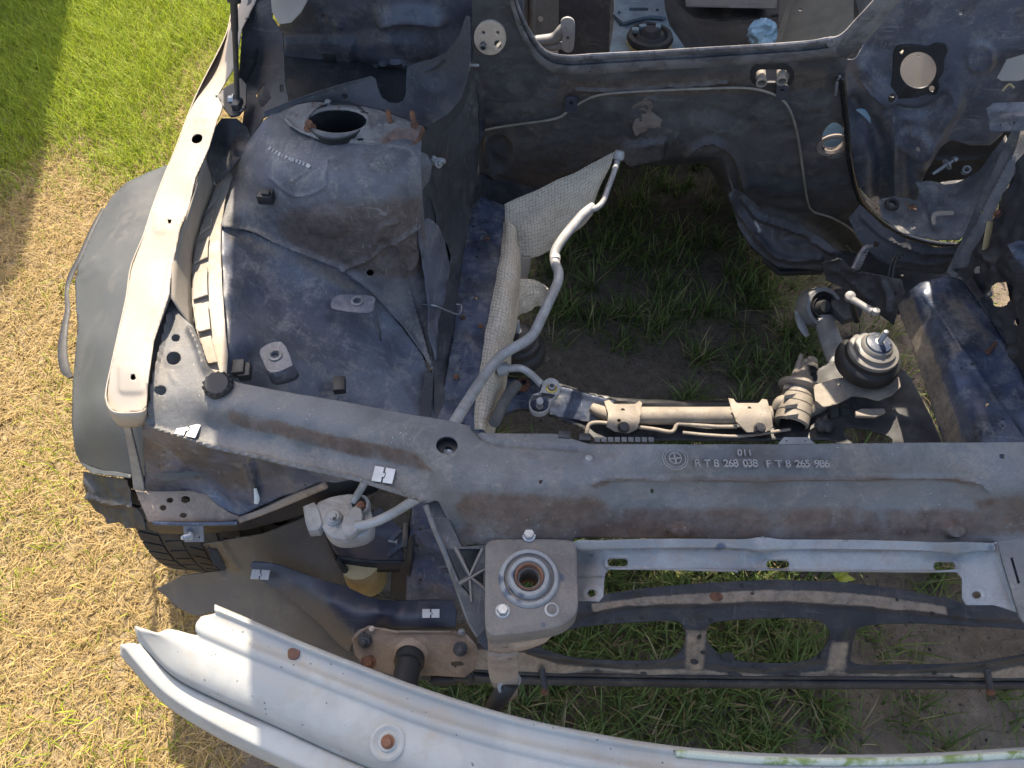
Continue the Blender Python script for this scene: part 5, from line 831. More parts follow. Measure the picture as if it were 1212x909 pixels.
clamp([(862, 471), (868, 472), (872, 477), (898, 477), (902, 472), (908, 473), (913, 490), (915, 506), (908, 511), (884, 512), (872, 500), (866, 485)], [(862, 471, .323), (906, 472, .323), (885, 485, .333), (912, 492, .332), (870, 490, .332), (884, 511, .316), (908, 511, .316)], [ell(887, 483, 2.8, 2.2)])
for x, y in ((738, 506), (899, 507)): bolt('clamp_bolt', P(x, y, .323), M_dark, rack, .010, .012, (0, -.4, 1), wr=1.2)
tube('fluid_pipe', [(694, 515, .298), (697, 503, .308), (706, 500, .310), (720, 501, .310), (745, 504, .306), (775, 508, .306), (795, 511, .306), (801, 503, .310), (808, 502, .310), (850, 505, .308), (872, 505, .308)], .0042, M_steel, rack, 10, 5)
tube('fluid_pipe', [(808, 512, .300), (840, 515, .300), (880, 516, .300), (935, 508, .302)], .0036, M_steel, rack, 8, 5)
# pinion housing
pa, pb = P(936, 503, .310), P(954, 430, .343); ax_ = unit(pb-pa); Lp = np.linalg.norm(pb-pa)
pv = lathe('pinion_housing', [(.030, 0), (.034, .004), (.034, .022), (.031, .023), (.034, .025), (.034, .043), (.031, .044), (.033, .046), (.033, .062), (.030, .063), (.032, .065), (.031, .078), (.040, .080), (.044, .084), (.044, .090), (.036, .093), (.026, .096), (.022, .104), (.020, .112), (.014, .113), (.013, .122), (.0001, .122)], pa, M_steel, rack, ax_, 30, label='ribbed tan pinion housing of the steering rack')
tube('pinion_shaft', [pa+ax_*.115, pa+ax_*.150], [.011, .010], M_steel, rack, 16, 2, True, False); lathe('shaft_sleeve', [(.016, .0), (.017, .006), (.014, .010), (.011, .024), (.0001, .024)], pa+ax_*.132+np.array([.010, 0, 0]), M_steel, rack, ax_, 20)
tube('pinion_ear', [pa+ax_*.10+np.array([-.016, 0, 0]), pa+ax_*.162+np.array([-.014, 0, .004])], [.009, .004], M_steel, rack, 8, 3, True, False, flat=.5)
tube('housing_lug', [(918, 484, .310), (924, 476, .323), (934, 474, .328)], [.010, .013, .014], M_steel, rack, 14, 4); tube('rack_neck', [(948, 488, .313), (966, 480, .318), (978, 476, .320)], [.020, .018, .016], M_steel, rack, 18, 4)
for i in range(4): plate('housing_slot', [(931-i*1.2, 496-i*12), (944-i*1.2, 494-i*12), (945-i*1.2, 490-i*12), (932-i*1.2, 492-i*12)], M_dark, rack, (P(938, 490-i*12., .353), (0, -.6, 1)), (), .004)
lathe('rack_bellows', [(.016, 0), (.022, .004), (.022, .02), (.018, .024), (.022, .028), (.022, .044), (.016, .048)], P(976, 488, .310), M_rubber, rack, (1, .1, 0), 22); lathe('union_nut', [(.007, 0), (.014, .002), (.015, .012), (.011, .018), (.011, .028), (.007, .030), (.0001, .03)], P(968, 502, .313), M_dark, rack, (.6, -.6, .6), 18)
tube('drain_hose', [(996, 491, .313), (999, 498, .306), (994, 506, .298), (988, 515, .293)], [.003, .0045, .0045, .004], M_steel, rack, 10, 5)
# control arm and bush
arm = assembly('control_arm', 'grey cast control arm with round rubber bush at its end', P(985, 400, .30))
bc_ = P(968, 364, .34); tube('arm_shank', [(975, 376, .335), (982, 400, .33), (992, 425, .325), (1006, 455, .32)], [.022, .024, .026, .028], M_alu, arm, 18, 5, flat=.6)
lathe('bush_ring', [(.030, -.024), (.042, -.024), (.044, -.018), (.044, .018), (.042, .024), (.034, .024), (.033, .018)], bc_, M_alu, arm, (.25, -.55, .8), 40); lathe('rubber_bush', [(.034, .018), (.030, .022), (.027, .016), (.024, .022), (.020, .016), (.016, .022), (.013, .03), (.0001, .03)], bc_, M_rubber, arm, (.25, -.55, .8), 32)
tube('bush_bracket', [(946, 368, .33), (949, 385, .32), (956, 398, .31)], [.012, .010, .006], M_alu, arm, 10, 4, flat=.4)
plate('bush_carrier', [(985, 345), (1010, 340), (1022, 352), (1018, 372), (1000, 378), (985, 362)], M_dark, arm, .36, (), .014, .003)
# engine mounts
M_mcap = mat('grey_mount_cap', (.20, .19, .18), (.13, .125, .12), (.30, .26, .20), .4, .6, .45, .2, 20, .1, 160)
def engine_mount(x, y, z, lab, sc=1.0, tilt=(0, 0, 1)):
    t = assembly('engine_mount', lab, P(x, y, z)); c = P(x, y, z)
    lathe('mount_base', [(r*sc, h) for r, h in ((.050, -.022), (.060, -.018), (.062, -.008), (.061, .004), (.057, .010), (.051, .013), (.049, .022))], c, M_rubber, t, tilt, 44)
    lathe('mount_cap', [(r*sc, h) for r, h in ((.049, .020), (.047, .028), (.043, .030), (.040, .031), (.038, .039), (.034, .041), (.031, .042), (.028, .049), (.024, .052), (.020, .053))], c, M_mcap if x > 800 else M_black, t, tilt, 44)
    lathe('mount_top', [(r*sc, h) for r, h in ((.025, .052), (.023, .055), (.014, .057), (.0001, .057))], c, M_rail if x > 800 else M_black, t, tilt, 32)
    stud('mount_stud', c+np.array([0, 0, .055]), M_zinc, t, .0055, .034, tilt); return t
engine_mount(1028, 425, .425, 'right engine mount with pale stepped metal cap and upright stud'); lm_ = engine_mount(612, 412, .40, 'left black rubber engine mount behind the refrigerant pipe', .95)
lk = assembly('bolt_lever', 'small pale lever with round end above the right engine mount', P(1022, 360, .46))
tube('lever_arm', [(1008, 354, .50), (1020, 361, .50), (1032, 368, .50)], [.0085, .0075, .009], M_alu, lk, 14, 5, flat=.8); lathe('lever_eye', [(.0095, -.006), (.0105, 0), (.0095, .006), (.005, .0075), (.0001, .008)], P(1006, 351, .50), M_alu, lk, (-.2, -.4, 1), 22); lathe('lever_ball', [(.001, -.008), (.007, -.006), (.009, 0), (.007, .006), (.001, .008)], P(1036, 369, .50), M_alu, lk, seg=18)
tube('lever_post', [(1008, 356, .495), (1010, 366, .46), (1014, 380, .42)], [.0055, .006, .006], M_black, lk, 12, 4)
# torn insulation mat hanging on the left of the tunnel
mt = thing('insulation_mat', 'torn beige woven insulation mat hanging beside the blue chassis rail', 'insulation mat', P(640, 300, .40))
ruled('woven_sheet', [[(597, 243, .545), (622, 231, .555), (650, 218, .565), (690, 199, .585), (729, 179, .605)], [(597, 258, .535), (626, 248, .54), (655, 236, .55), (694, 217, .57), (722, 194, .59)], [(598, 275, .52), (630, 266, .53), (662, 256, .515), (697, 237, .54), (712, 215, .56)], [(601, 292, .495), (634, 286, .49), (666, 276, .48), (694, 256, .50), (704, 238, .525)], [(604, 306, .475), (630, 304, .46), (655, 292, .45), (682, 272, .46), (700, 252, .48)]], M_mat, mt, 90, 12, .004, uv=.0072, rough=.007, rscale=16)
ruled('woven_strip', [[(597, 262, .555), (593, 300, .557), (584, 350, .556), (574, 400, .555), (567, 450, .553), (561, 508, .55)], [(603, 264, .565), (602, 300, .562), (595, 350, .562), (586, 400, .56), (578, 450, .558), (569, 508, .555)], [(611, 276, .55), (612, 312, .545), (606, 362, .545), (598, 412, .54), (588, 462, .535), (577, 512, .53)], [(612, 300, .50), (615, 335, .50), (610, 385, .50), (602, 435, .49), (592, 480, .48), (580, 525, .48)]], M_mat, mt, 110, 8, .004, uv=.0072, rough=.005, rscale=22)
ruled('plain_fold', [[(604, 300, .485), (622, 304, .475), (630, 302, .465)], [(604, 322, .455), (617, 324, .445), (625, 320, .435)], [(603, 345, .425), (612, 346, .415), (620, 343, .405)]], M_cream, mt, 20, 5, .003, rough=.003)
ruled('crumpled_end', [[(604, 350, .50), (607, 335, .505), (625, 331, .50), (640, 335, .49), (648, 343, .48)], [(606, 362, .49), (614, 349, .50), (630, 342, .492), (642, 343, .48), (648, 350, .46)], [(600, 374, .475), (613, 363, .48), (630, 355, .47), (641, 352, .455), (646, 357, .445)], [(594, 386, .455), (606, 377, .46), (622, 368, .45), (634, 362, .44), (642, 364, .43)]], M_mat, mt, 60, 10, .004, uv=.0072, rough=.008, rscale=30)
# long refrigerant pipe
ac = thing('refrigerant_pipe', 'long pale bent aluminium pipe running from the bulkhead to the carrier', 'pipe', P(650, 330, .52))
tube('pipe_run', [(731, 189, .645), (727, 203, .64), (720, 222, .63), (714, 238, .62), (706, 246, .615), (697, 248, .61)], [.0058, .0055, .0055, .0055, .0058, .006], M_white_alu, ac, 18, 6)
tube('pipe_thick_run', [(702, 244, .612), (690, 254, .61), (676, 270, .605), (665, 284, .60), (657, 298, .595), (657, 311, .59), (661, 322, .59), (660, 334, .59), (652, 352, .59), (642, 374, .59), (632, 394, .59), (620, 405, .59), (604, 414, .59), (590, 424, .59), (574, 444, .60), (558, 468, .62), (540, 497, .64), (522, 530, .66), (505, 556, .665)], [.0085]+[.0092]*18, M_white_alu, ac, 22, 8)
lathe('pipe_tape', [(.0096, -.004), (.0098, 0), (.0096, .004)], P(657.3, 305, .593), M_label, ac, P(657, 298, .595)-P(657, 311, .59), 22)
lathe('end_fitting', [(.006, 0), (.0105, .003), (.0115, .010), (.0095, .018), (.006, .020), (.0001, .02)], P(731, 190, .644), M_white_alu, ac, (.1, .4, .6), 22)
tube('pipe_liquid_run', [(612, 455, .52), (600, 470, .53), (585, 500, .56)], [.010, .010, .010], M_plastic, ac, 14, 4)
# short pipe with flange
sp_ = thing('short_pipe', 'short pale pipe stub ending in a flange with gold ring', 'pipe', P(620, 440, .55))
tube('stub_pipe', [(592, 437, .56), (604, 436, .565), (616, 436, .57), (626, 441, .57), (634, 448, .57), (642, 456, .57)], [.0068, .0068, .0065, .0065, .0065, .007], M_white_alu, sp_, 18, 6)
lathe('ferrule', [(.008, 0), (.012, .001), (.0125, .008), (.0115, .010), (.012, .014), (.0115, .018), (.007, .019)], P(589, 437, .558), M_white_alu, sp_, (1, .05, .15), 24)
fl_ = plate('flange', smooth([(644, 452), (652, 448), (660, 452), (662, 461), (656, 470), (650, 477), (648, 484), (640, 488), (631, 486), (627, 477), (631, 468), (640, 464)], 4, True).tolist(), M_white_alu, sp_, .575, [ell(639, 475, 4.2, 4.4), ell(639, 466.5, 1.8, 1.8)], .012, .0012)
lathe('gold_seal', [(.0095, 0), (.0095, .002), (.0075, .003), (.0065, .002)], P(653, 460, .576), M_gold, sp_, seg=26); lathe('flange_nipple', [(.0062, 0), (.0062, .008), (.004, .0085), (.004, .002), (.0001, .002)], P(653, 460, .576), M_alu, sp_, seg=22)

# ------------------------------------------------------------------ front left corner
liner = assembly('wheel_arch_liner', 'big grey plastic wheel arch liner bulging out left of the rail', P(130, 560, .30))
panel('liner_shell', [(225, 190), (196, 196), (175, 204), (150, 216), (133, 232), (118, 256), (104, 286), (94, 312), (89, 335), (90, 360), (92, 385), (89, 420), (86, 460), (85, 500), (89, 535), (95, 548), (120, 556), (152, 562), (200, 570), (260, 560), (260, 250)], [(196, 196, .625), (150, 216, .625), (118, 256, .60), (94, 312, .59), (90, 360, .60), (86, 460, .59), (86, 520, .56), (95, 548, .53), (152, 562, .60), (200, 570, .64), (260, 560, .66), (260, 250, .72), (225, 190, .66), (150, 300, .68), (120, 320, .655), (160, 400, .715), (115, 400, .665), (150, 480, .70), (112, 480, .65), (200, 400, .735), (190, 280, .70), (150, 530, .645)], M_liner, liner, [], [('ridge', [(98, 320), (112, 308)], 4, .003), ('ridge', [(100, 330), (116, 318)], 4, .002)], cell=3, rough=.0015, rscale=7, thick=.003, label='smooth grey outer shell')
tube('edge_strap', [(122, 247, .59), (110, 270, .585), (96, 302, .575), (84, 326, .565), (79, 345, .56), (80, 366, .565), (76, 390, .56), (74, 415, .555), (77, 436, .56), (84, 447, .57)], [.004, .005, .006, .006, .004, .005, .007, .0085, .008, .004], M_rubber, liner, 10, 6, flat=.3)
panel('liner_lower_lip', [(93, 546), (120, 555), (153, 561), (153, 566), (122, 562), (108, 560)], [(93, 546, .53), (120, 555, .56), (153, 563, .61), (108, 560, .545)], M_liner, liner, cell=2, thick=.004)
panel('liner_torn_foot', [(98, 558), (110, 562), (152, 568), (156, 592), (160, 598), (168, 612), (172, 628), (150, 624), (140, 618), (128, 620), (124, 612), (112, 604), (104, 590), (100, 574)], [(98, 558, .51), (152, 568, .585), (168, 612, .54), (150, 624, .50), (124, 612, .48), (104, 590, .48), (130, 590, .52)], M_black, liner, [], [('ridge', [(106, 586), (125, 594), (160, 598)], 2.5, .006), ('ridge', [(102, 570), (110, 580), (108, 592)], 3, .005)], cell=2, rough=.004, rscale=40)
panel('liner_front_skirt', [(172, 612), (230, 618), (284, 614), (336, 590), (382, 566), (420, 560), (450, 580), (420, 592), (380, 604), (340, 616), (296, 626), (240, 632), (190, 632), (176, 626)], [(172, 612, .555), (230, 618, .56), (284, 614, .565), (336, 590, .58), (382, 566, .60), (450, 580, .56), (380, 604, .53), (296, 626, .51), (190, 632, .50)], M_black, liner, cell=3, rough=.002, thick=.003)
hb = panel('headlamp_panel', [(168, 488), (174, 496), (200, 512), (250, 528), (337, 548), (423, 567), (404, 570), (380, 571), (335, 588), (284, 611), (271, 607), (258, 597), (245, 584), (225, 580), (204, 581), (172, 581), (170, 540)], [(168, 488, .775), (200, 512, .765), (250, 528, .765), (337, 548, .765), (423, 567, .765), (380, 571, .69), (335, 588, .63), (284, 611, .59), (258, 597, .60), (204, 581, .60), (172, 581, .60), (175, 530, .70), (260, 560, .665), (330, 560, .70)], M_rail, car, [], [('ridge', [(295, 545), (302, 570), (304, 590)], 4, .006), ('disc', 205, 555, 12, 8, .006, .5), ('ridge', [(200, 560), (240, 570), (275, 600)], 6, -.004)], cell=2.5, rough=.003, rscale=14, label='dark blue headlamp panel below the carrier corner')
panel('headlamp_shelf', [(160, 580), (204, 581), (225, 580), (245, 584), (258, 597), (271, 607), (284, 612), (283, 618), (176, 618), (168, 600)], [(160, 580, .595), (225, 580, .60), (271, 607, .592), (284, 612, .59), (283, 618, .582), (176, 618, .578), (210, 600, .588)], M_brown, hb, [ell(201, 592, 4.5, 3.2), ell(220, 591, 6, 4), ell(193, 601, 4.5, 3.2), ell(217, 610, 4.5, 3)], [('ridge', ell(220, 591, 8, 5)+[(228, 591)], 1.5, .002)], cell=2, thick=.003)
tube('shelf_edge', [(182, 619, .582), (230, 620, .582), (281, 619, .584)], .0035, M_rail, hb, 8, 4)
ruled('panel_hem', [[(282, 612, .592), (310, 602, .605), (340, 588, .632), (384, 571, .69)], [(284, 619, .585), (312, 609, .598), (344, 596, .622), (388, 577, .68)]], M_brown, hb, 30, 3, .004)
panel('headlamp_post', [(144, 489), (150, 490), (160, 530), (170, 574), (171, 582), (158, 580), (154, 545), (148, 515)], [(144, 489, .78), (150, 490, .78), (160, 530, .70), (171, 582, .60), (158, 580, .60), (148, 515, .73)], M_alu, hb, [], cell=1.8, thick=.004)
tube('panel_wire', [(203, 541, .67), (204, 552, .65), (207, 558, .64)], .0018, M_label, hb, 6, 4); clip_block('panel_clip', 208, 560, .64, 10, 7, .008, M_dark, hb, .4); tube('white_tab', [(302, 578, .655), (304, 590, .64), (303, 596, .632)], [.002, .004, .003], M_label, hb, 8, 4, flat=.4)
plate('stud_tab', [(217, 620), (240, 620), (241, 641), (219, 641)], M_galv, hb, (P(230., 630., .565), (0, -.7, .7)), [ell(236, 636, 1.5, 1.5)], .003); stud('tab_stud', P(226, 634, .57), M_zinc, hb, .004, .016, (-.4, -.5, .6))
# front tyre
wh = assembly('front_wheel', 'black front tyre partly hidden under the wheel arch liner', (-.605, .785, 0))
TX, TY, TR, TW = -.605, .785, .315, .20
tv = []; prof = []
for k in range(-12, 13):
    u = k/12; prof.append((TR-.012*abs(u)**3-.055*max(0, abs(u)-.86)/.14*.9, u*TW/2))
prof = [(.215, -.085)]+[(.26, -.107)]+prof+[(.26, .107), (.215, .085)]
lathe('tyre_carcass', prof, (TX, TY, TR), M_tyre, wh, (1, 0, 0), 96)
def tread_blocks():
    V = []; F = []
    rows_ = [(-.092, -.056), (-.048, -.016), (-.006, .006+.012), (.026, .052), (.060, .094)]
    n = 64
    for ri, (x0, x1) in enumerate(rows_):
        for k in range(n):
            a0 = 2*math.pi*(k+.08+.3*(ri % 2))/n; a1 = 2*math.pi*(k+.90+.3*(ri % 2))/n; sk = .025*(1 if ri % 2 else -1)
            b = len(V)
            for r_ in (TR-.006, TR+.0015-.004*(abs(x0+x1)/2/.1)**3):
                for (xx, aa) in ((x0, a0), (x1, a0+sk), (x1, a1+sk), (x0, a1)): V.append((TX+xx, TY+r_*math.sin(aa), TR+r_*math.cos(aa)))
            F += [(b+4, b+5, b+6, b+7), (b, b+1, b+5, b+4), (b+1, b+2, b+6, b+5), (b+2, b+3, b+7, b+6), (b+3, b, b+4, b+7)]
    return V, F
v_, f_2 = tread_blocks(); tr_ = new_obj('tread', mesh('tread', v_, f_2, 20), wh, M_tyre); bpy.data.objects[tr_.name]['kind'] = 'stuff'
lathe('rim', [(.215, -.085), (.205, -.08), (.19, -.05), (.06, -.04), (.0001, -.045)], (TX, TY, TR), M_alu, wh, (1, 0, 0), 48)
# splash panel and air duct in front of the tyre
sh_ = assembly('splash_panel', 'brown black plastic splash panel pointing left behind the bumper beam', P(300, 690, .30))
panel('splash_sheet', [(184, 697), (215, 682), (266, 676), (262, 668), (240, 645), (262, 640), (310, 632), (352, 616), (385, 598), (400, 610), (412, 660), (430, 700), (560, 730), (570, 810), (430, 800), (340, 765), (290, 740), (254, 724), (232, 730), (210, 720), (198, 708)], [(184, 697, .335), (266, 676, .39), (240, 645, .435), (310, 632, .45), (385, 598, .45), (430, 700, .38), (560, 730, .36), (570, 810, .36), (340, 765, .36), (254, 724, .345), (210, 720, .335)], M_splash, sh_, [], [('ridge', [(246, 648), (258, 668), (266, 676)], 3, -.006), ('ridge', [(262, 640), (270, 655), (282, 672)], 3, .004)], cell=3, rough=.002, rscale=6, thick=.003)
panel('splash_fold', [(246, 648), (256, 650), (268, 672), (264, 676), (252, 668)], [(246, 648, .437), (268, 672, .40), (264, 676, .398)], M_black, sh_, cell=2)
dt = assembly('air_duct', 'dark blue plastic air duct arm with two white clip labels', P(430, 730, .35))
dsh = panel('duct_shell', [(296, 669), (300, 664), (315, 665), (332, 668), (352, 676), (380, 686), (410, 694), (430, 704), (450, 710), (478, 711), (510, 709), (536, 711), (541, 725), (539, 744), (500, 744), (456, 741), (434, 743), (420, 752), (414, 772), (402, 764), (380, 740), (350, 714), (325, 697), (306, 685)], [(296, 669, .43), (332, 668, .445), (380, 686, .47), (430, 704, .475), (478, 711, .465), (536, 711, .47), (539, 744, .455), (456, 741, .46), (420, 752, .46), (402, 764, .42), (350, 714, .425), (306, 685, .425), (390, 712, .485), (450, 726, .485), (500, 728, .485), (345, 690, .452), (420, 735, .475)], M_duct, dt, cell=2.5, thick=.003, rough=.0008, rscale=8)
def surf_label(x, y, wx, wy, skew): clip_label(x, y, .0, wx, wy, skew, dt)
clip_label(308, 680, .448, 21, 11, (-.2, .05), dt); clip_label(510, 726, .497, 20, 10, (0, .0), dt)
mp = assembly('beam_mount', 'brown mount plate with two bolts and a rubber buffer behind the bumper beam', P(490, 775, .40))
panel('mount_plate', [(416, 756), (424, 746), (437, 740), (446, 742), (470, 746), (537, 746), (552, 750), (563, 762), (566, 776), (562, 792), (550, 802), (520, 800), (465, 799), (432, 790), (420, 775)], [(416, 756, .487), (437, 740, .495), (537, 746, .495), (563, 762, .485), (562, 792, .46), (520, 800, .455), (432, 790, .46), (490, 770, .475)], M_brown, mp, [ell(438, 783, 5, 3.6), ell(541, 786, 9, 3.4)], [('ridge', [(418, 756), (437, 743), (470, 748), (537, 748), (560, 762)], 2, .003), ('disc', 487, 772, 24, 16, .005, .4)], cell=2, thick=.004)
for x, y in ((432, 758), (545, 768)): bolt('mount_bolt', P(x, y, .486), M_dark, mp, .0075, .010, (0, -.35, 1), wr=1.45); stud('mount_thread', P(x, y+2, .494), M_dark, mp, .0045, .014, (0, -.35, 1))
bolt('rusty_nut', P(436, 783, .466), M_rust, mp, .0075, .006, (0, -.35, 1)); bolt('small_rivet', P(440, 744, .498), M_ring, mp, .0028, .003); bolt('small_rivet', P(546, 748, .497), M_alu, mp, .0035, .004)
pc = P(487, 772, .485); lathe('buffer_collar', [(.026, 0), (.026, .004), (.023, .008), (.022, .012)], pc, M_brown, mp, (0, -.75, .55), 32); lathe('rubber_buffer', [(.022, .004), (.0225, .020), (.019, .022), (.019, .027), (.018, .060), (.016, .062), (.0001, .062)], pc, M_rubber, mp, (0, -.85, .35), 32)
clip_block('hose_elbow', 525, 802, .43, 30, 12, .02, M_black, mp, .1); tube('elbow_end', [(535, 800, .435), (550, 800, .43), (556, 806, .42)], [.010, .011, .009], M_black, mp, 12, 4)
# receiver drier with head block, bracket and canister
rd = assembly('receiver_drier', 'tan receiver drier can with pale aluminium head block in black bracket', P(450, 690, .36))
hd = plate('head_block', smooth([(376, 600), (388, 592), (405, 588), (420, 588), (432, 597), (439, 612), (438, 626), (426, 634), (404, 637), (390, 632), (381, 618)], 4, True).tolist(), M_white_alu, rd, .575, (), .030, .003)
plate('side_plug', [(361, 601), (371, 597), (376, 604), (380, 620), (376, 626), (367, 627), (364, 618)], M_white_alu, rd, .578, (), .018, .003); tube('plug_neck', [(374, 611, .565), (384, 611, .565)], [.006, .006], M_dark, rd, 12, 2, sm=False)
lathe('boss', [(.013, 0), (.0125, .008), (.010, .010), (.0095, .012), (.006, .012), (.005, .016), (.0001, .016)], P(396, 614, .575), M_white_alu, rd, (0, -.1, 1), 28); lathe('boss_socket', [(.003, 0), (.003, .0012), (.0001, .0012)], P(396, 614, .5905), M_dark, rd, seg=6)
plate('clamp_ear', smooth([(407, 618), (414, 606), (424, 600), (428, 612), (424, 624), (416, 632), (408, 630)], 4, True).tolist(), M_white_alu, rd, .592, (), .016, .002)
lathe('ear_boss', [(.016, 0), (.0155, .012), (.013, .014), (.011, .014)], P(427, 600, .575), M_white_alu, rd, (0, -.1, 1), 28); bolt('ear_bolt', P(427, 599, .589), M_rust, rd, .0065, .006, wr=1.2)
tube('drier_pipe', [(421, 622, .59), (432, 621, .592), (448, 616, .60), (466, 607, .612), (484, 596, .625), (500, 586, .64), (516, 574, .655)], .0072, M_white_alu, rd, 18, 6); tube('drier_pipe', [(418, 594, .59), (424, 584, .60), (430, 574, .615), (436, 562, .63)], .0058, M_white_alu, rd, 16, 5)
DC = np.array(P(434, 682, .40))*[1, 1, 0]
tube('drier_can', [DC+[0, 0, .475], DC+[0, 0, .39], DC+[0, 0, .382]], [.0335, .0335, .027], M_yellow, rd, 40, 4, True, False)
lathe('can_band', [(.0338, -.001), (.0345, 0), (.0338, .001)], DC+[0, 0, .412], M_yellow, rd, (.1, 0, 1), 40)
panel('bracket_face', [(384, 630), (405, 638), (437, 630), (441, 606), (450, 600), (476, 628), (478, 664), (440, 663), (402, 658), (398, 650)], [(384, 630, .55), (437, 630, .555), (450, 600, .56), (476, 628, .54), (478, 664, .49), (402, 658, .49)], M_duct, rd, [], [('ridge', [(464, 638), (476, 628)], 1.5, .004), ('ridge', [(460, 657), (476, 645)], 1.5, .004)], cell=2, thick=.004)
ruled('bracket_skirt', [[(384, 630, .55), (392, 648, .52), (402, 658, .49), (440, 663, .49), (478, 664, .49)], [(390, 648, .51), (398, 664, .485), (406, 672, .465), (442, 676, .465), (480, 676, .465)]], M_black, rd, 24, 3, .003)
panel('bracket_side', [(464, 664), (480, 664), (483, 620), (487, 600), (492, 600), (488, 650), (482, 712), (462, 708)], [(464, 664, .47), (480, 664, .50), (487, 600, .57), (482, 712, .40), (462, 708, .39)], M_black, rd, cell=2, thick=.003)
clip_block('side_clip', 480, 634, .545, 7, 26, .01, M_black, rd, .1); stud('side_stud', P(470, 641, .53), M_zinc, rd, .003, .014, (-1, 0, .2))
tube('can_lever', [(400, 662, .50), (406, 672, .48), (412, 678, .465), (420, 670, .47)], [.004, .006, .007, .005], M_black, rd, 10, 4)
panel('rail_end_panel', [(488, 600), (496, 590), (507, 598), (530, 655), (548, 705), (560, 740), (520, 735), (480, 720), (482, 660)], [(488, 600, .60), (507, 598, .60), (548, 705, .47), (560, 740, .43), (480, 720, .42), (482, 660, .50)], M_rail, car, rough=.003, rscale=18, cell=3)

# ------------------------------------------------------------------ the other side of the car, beyond the right edge of the picture
MX = 2*XC+.055
MIR = Matrix.Translation((MX, 0, 0)) @ Matrix.Diagonal((-1, 1, 1, 1))
def mirror(o, parent):
    c = o.copy(); COL.objects.link(c); c.parent = parent
    if 'label' in c: del c['label']
    if o.type == 'EMPTY':
        c.location = (MX-o.location.x, o.location.y, o.location.z); LOC[c.name] = tuple(c.location)
        c.matrix_parent_inverse = Matrix.Translation(-Vector(LOC[parent.name]))
    else:
        L = LOC.get(parent.name); c.matrix_parent_inverse = Matrix.Translation(-Vector(L)) if L else Matrix.Identity(4)
        c.matrix_basis = MIR @ o.matrix_basis if (parent.type == 'EMPTY') else o.matrix_basis
    for ch in list(o.children):
        if not ch.name.startswith('stamped'): mirror(ch, c)
    return c
am = panel('carrier_arm', [q for q in RSo if q[0] < 560][:11]+[(560, 508), (560, 640)]+[q for q in RSo if q[0] < 560][11:], RSz, M_plastic, car, cell=4, rough=.0016, rscale=16, thick=.003); am.matrix_basis = Matrix.Translation((0, 0, -.003)) @ MIR
for o in (rail, fl, apron, tower, wall, hb, lb, lat, liner, wh): mirror(o, car)

# ------------------------------------------------------------------ loose things and leaves
def leaf(name, x, y, z, size, m, label, spread=5, par=None):
    t = []; V = []; F = []; c = P(float(x), float(y), z)
    for k in range(spread):
        a = (k-(spread-1)/2)*.62+rng.uniform(-.1, .1)+rng.uniform(0, 1); L = size*(1-.13*abs(k-(spread-1)/2)); d = np.array([math.cos(a), math.sin(a), 0]); s = np.array([-d[1], d[0], 0]); b = len(V)
        for u, wv, hz in ((0, .05, 0), (.35, .22, .10), (.65, .16, .12), (1, 0, .02)):
            V += [c+d*L*u+s*L*wv+[0, 0, L*hz], c+d*L*u-s*L*wv+[0, 0, L*hz*.8]]
        F += [(b, b+1, b+3, b+2), (b+2, b+3, b+5, b+4), (b+4, b+5, b+7, b+6)]
    o = new_obj(name, mesh(name, V, F, 60), None, m, label, 'leaf'); solid(o, .0006); return o
M_leafy = mat('yellow_green_leaf', (.50, .48, .06), (.36, .40, .05), None, 0, 0, .5, 0, 30, .1, 120); M_leafb = mat('dry_brown_leaf', (.16, .085, .045), (.09, .05, .03), None, 0, 0, .7, 0, 30, .2, 120)
leaf('fallen_leaf', 920, 684, .012, .028, M_leafy, 'small sunlit yellow leaf on the soil, left of the two', 4); leaf('fallen_leaf', 990, 684, .012, .045, M_leafy, 'larger sunlit yellow leaf on the soil, right of the two', 6)
leaf('dry_leaf', 1076, 245, .565, .020, M_leafb, 'brown curled dry leaf lying on the right recess floor', 6)
lb_ = thing('loose_bolt', 'loose silver bolt with a washer lying in the right recess', 'bolt', P(1118, 200, .60)); b0, b1 = P(1104, 206, .60), P(1128, 190, .62)
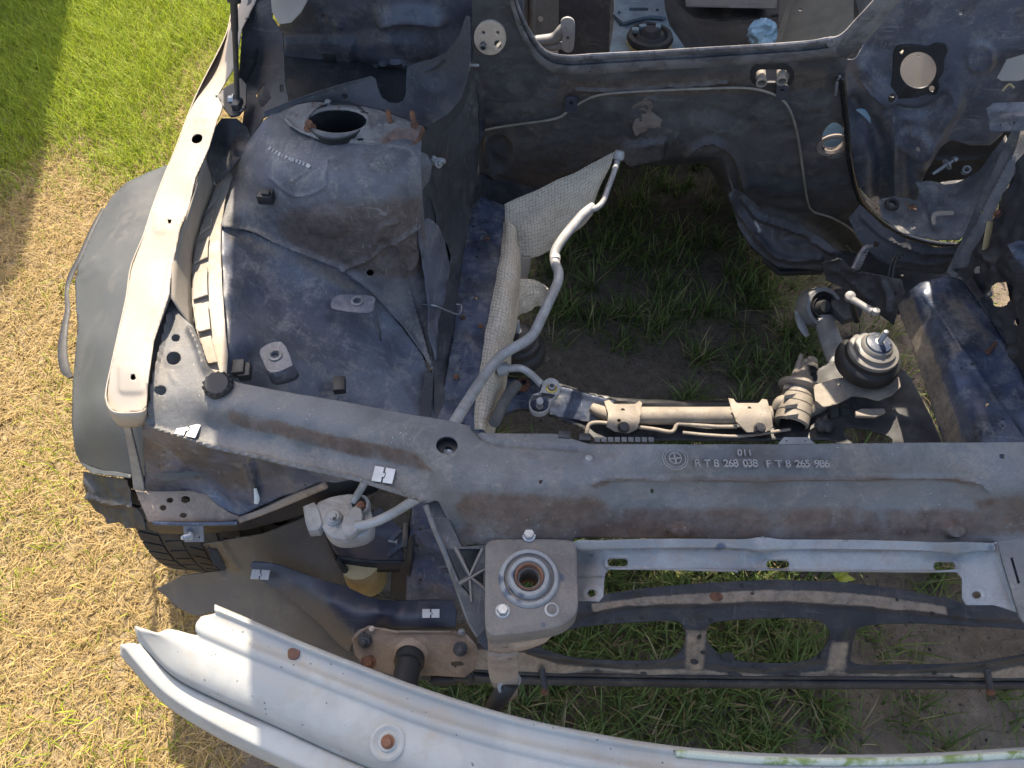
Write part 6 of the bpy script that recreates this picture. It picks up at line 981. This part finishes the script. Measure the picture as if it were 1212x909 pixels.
tube('bolt_shank', [b0, b0*.7+b1*.3, b1], [.0028, .0036, .0036], M_zinc, lb_, 12, 3, True, False); lathe('bolt_washer', [(.0035, -.001), (.012, -.001), (.012, .001), (.0035, .001)], b0*.3+b1*.7, M_zinc, lb_, b1-b0, 28); bolt('bolt_head', b1, M_zinc, lb_, .0058, .008, b1-b0, wr=1.1)
o = lathe('rubber_ring', [(.007, 0), (.013, -.002), (.015, .002), (.013, .007), (.008, .007), (.007, .004), (.007, 0)], P(1055, 243, .56), M_rubber, None, (0, -.2, 1), 30); o['label'] = 'black rubber ring lying in the right recess beside the leaf'; o['category'] = 'rubber ring'
o = lathe('steel_bush', [(.005, 0), (.008, 0), (.008, .014), (.005, .014), (.005, 0)], P(1142, 203, .60), M_zinc, None, (-.2, -.5, .8), 22); o['label'] = 'small steel bush in the right recess beside the loose bolt'; o['category'] = 'bush'
bmB = bmesh.new(); bmesh.ops.create_icosphere(bmB, subdivisions=5, radius=1.0); bgc = P(905., 42., .40)
for v in bmB.verts:
    n = mnoise.noise(v.co*1.2)*.35-abs(mnoise.noise(v.co*2.1+Vector((3, 1, 2))))*.45+.03*mnoise.noise(v.co*7); v.co = v.co*(1+n-.15); v.co = Vector((v.co.x*.055, v.co.y*.05, max(v.co.z, -.5)*.055))+Vector(bgc)
me = bpy.data.meshes.new('plastic_bag'); bmB.to_mesh(me); bmB.free(); fin(me, 60); new_obj('plastic_bag', me, None, M_bag, 'crumpled pale blue plastic bag lying in the cabin', 'bag')
# wall invented outside the frame to cast the shade on the far left grass
def boxobj(name, a, b, m, par):
    bm = bmesh.new(); bmesh.ops.create_cube(bm, size=1); bmesh.ops.scale(bm, vec=[b[i]-a[i] for i in range(3)], verts=bm.verts); bmesh.ops.translate(bm, vec=[(a[i]+b[i])/2 for i in range(3)], verts=bm.verts); bmesh.ops.bevel(bm, geom=bm.edges[:], offset=.01, segments=1, affect='EDGES')
    me = bpy.data.meshes.new(name); bm.to_mesh(me); bm.free(); return new_obj(name, me, par, m)
gw = thing('added_shade_wall', 'tall plain wall added out of view to shade the far left lawn', 'wall', (-3.6, 3.45, 0))
quadgrid('shade_slab', (-5.2, 3.42, 0), (-2.20, 3.42, 0), (-2.00, 3.42, 3.35), (-5.2, 3.42, 3.35), M_cabin, gw, 6, .12)
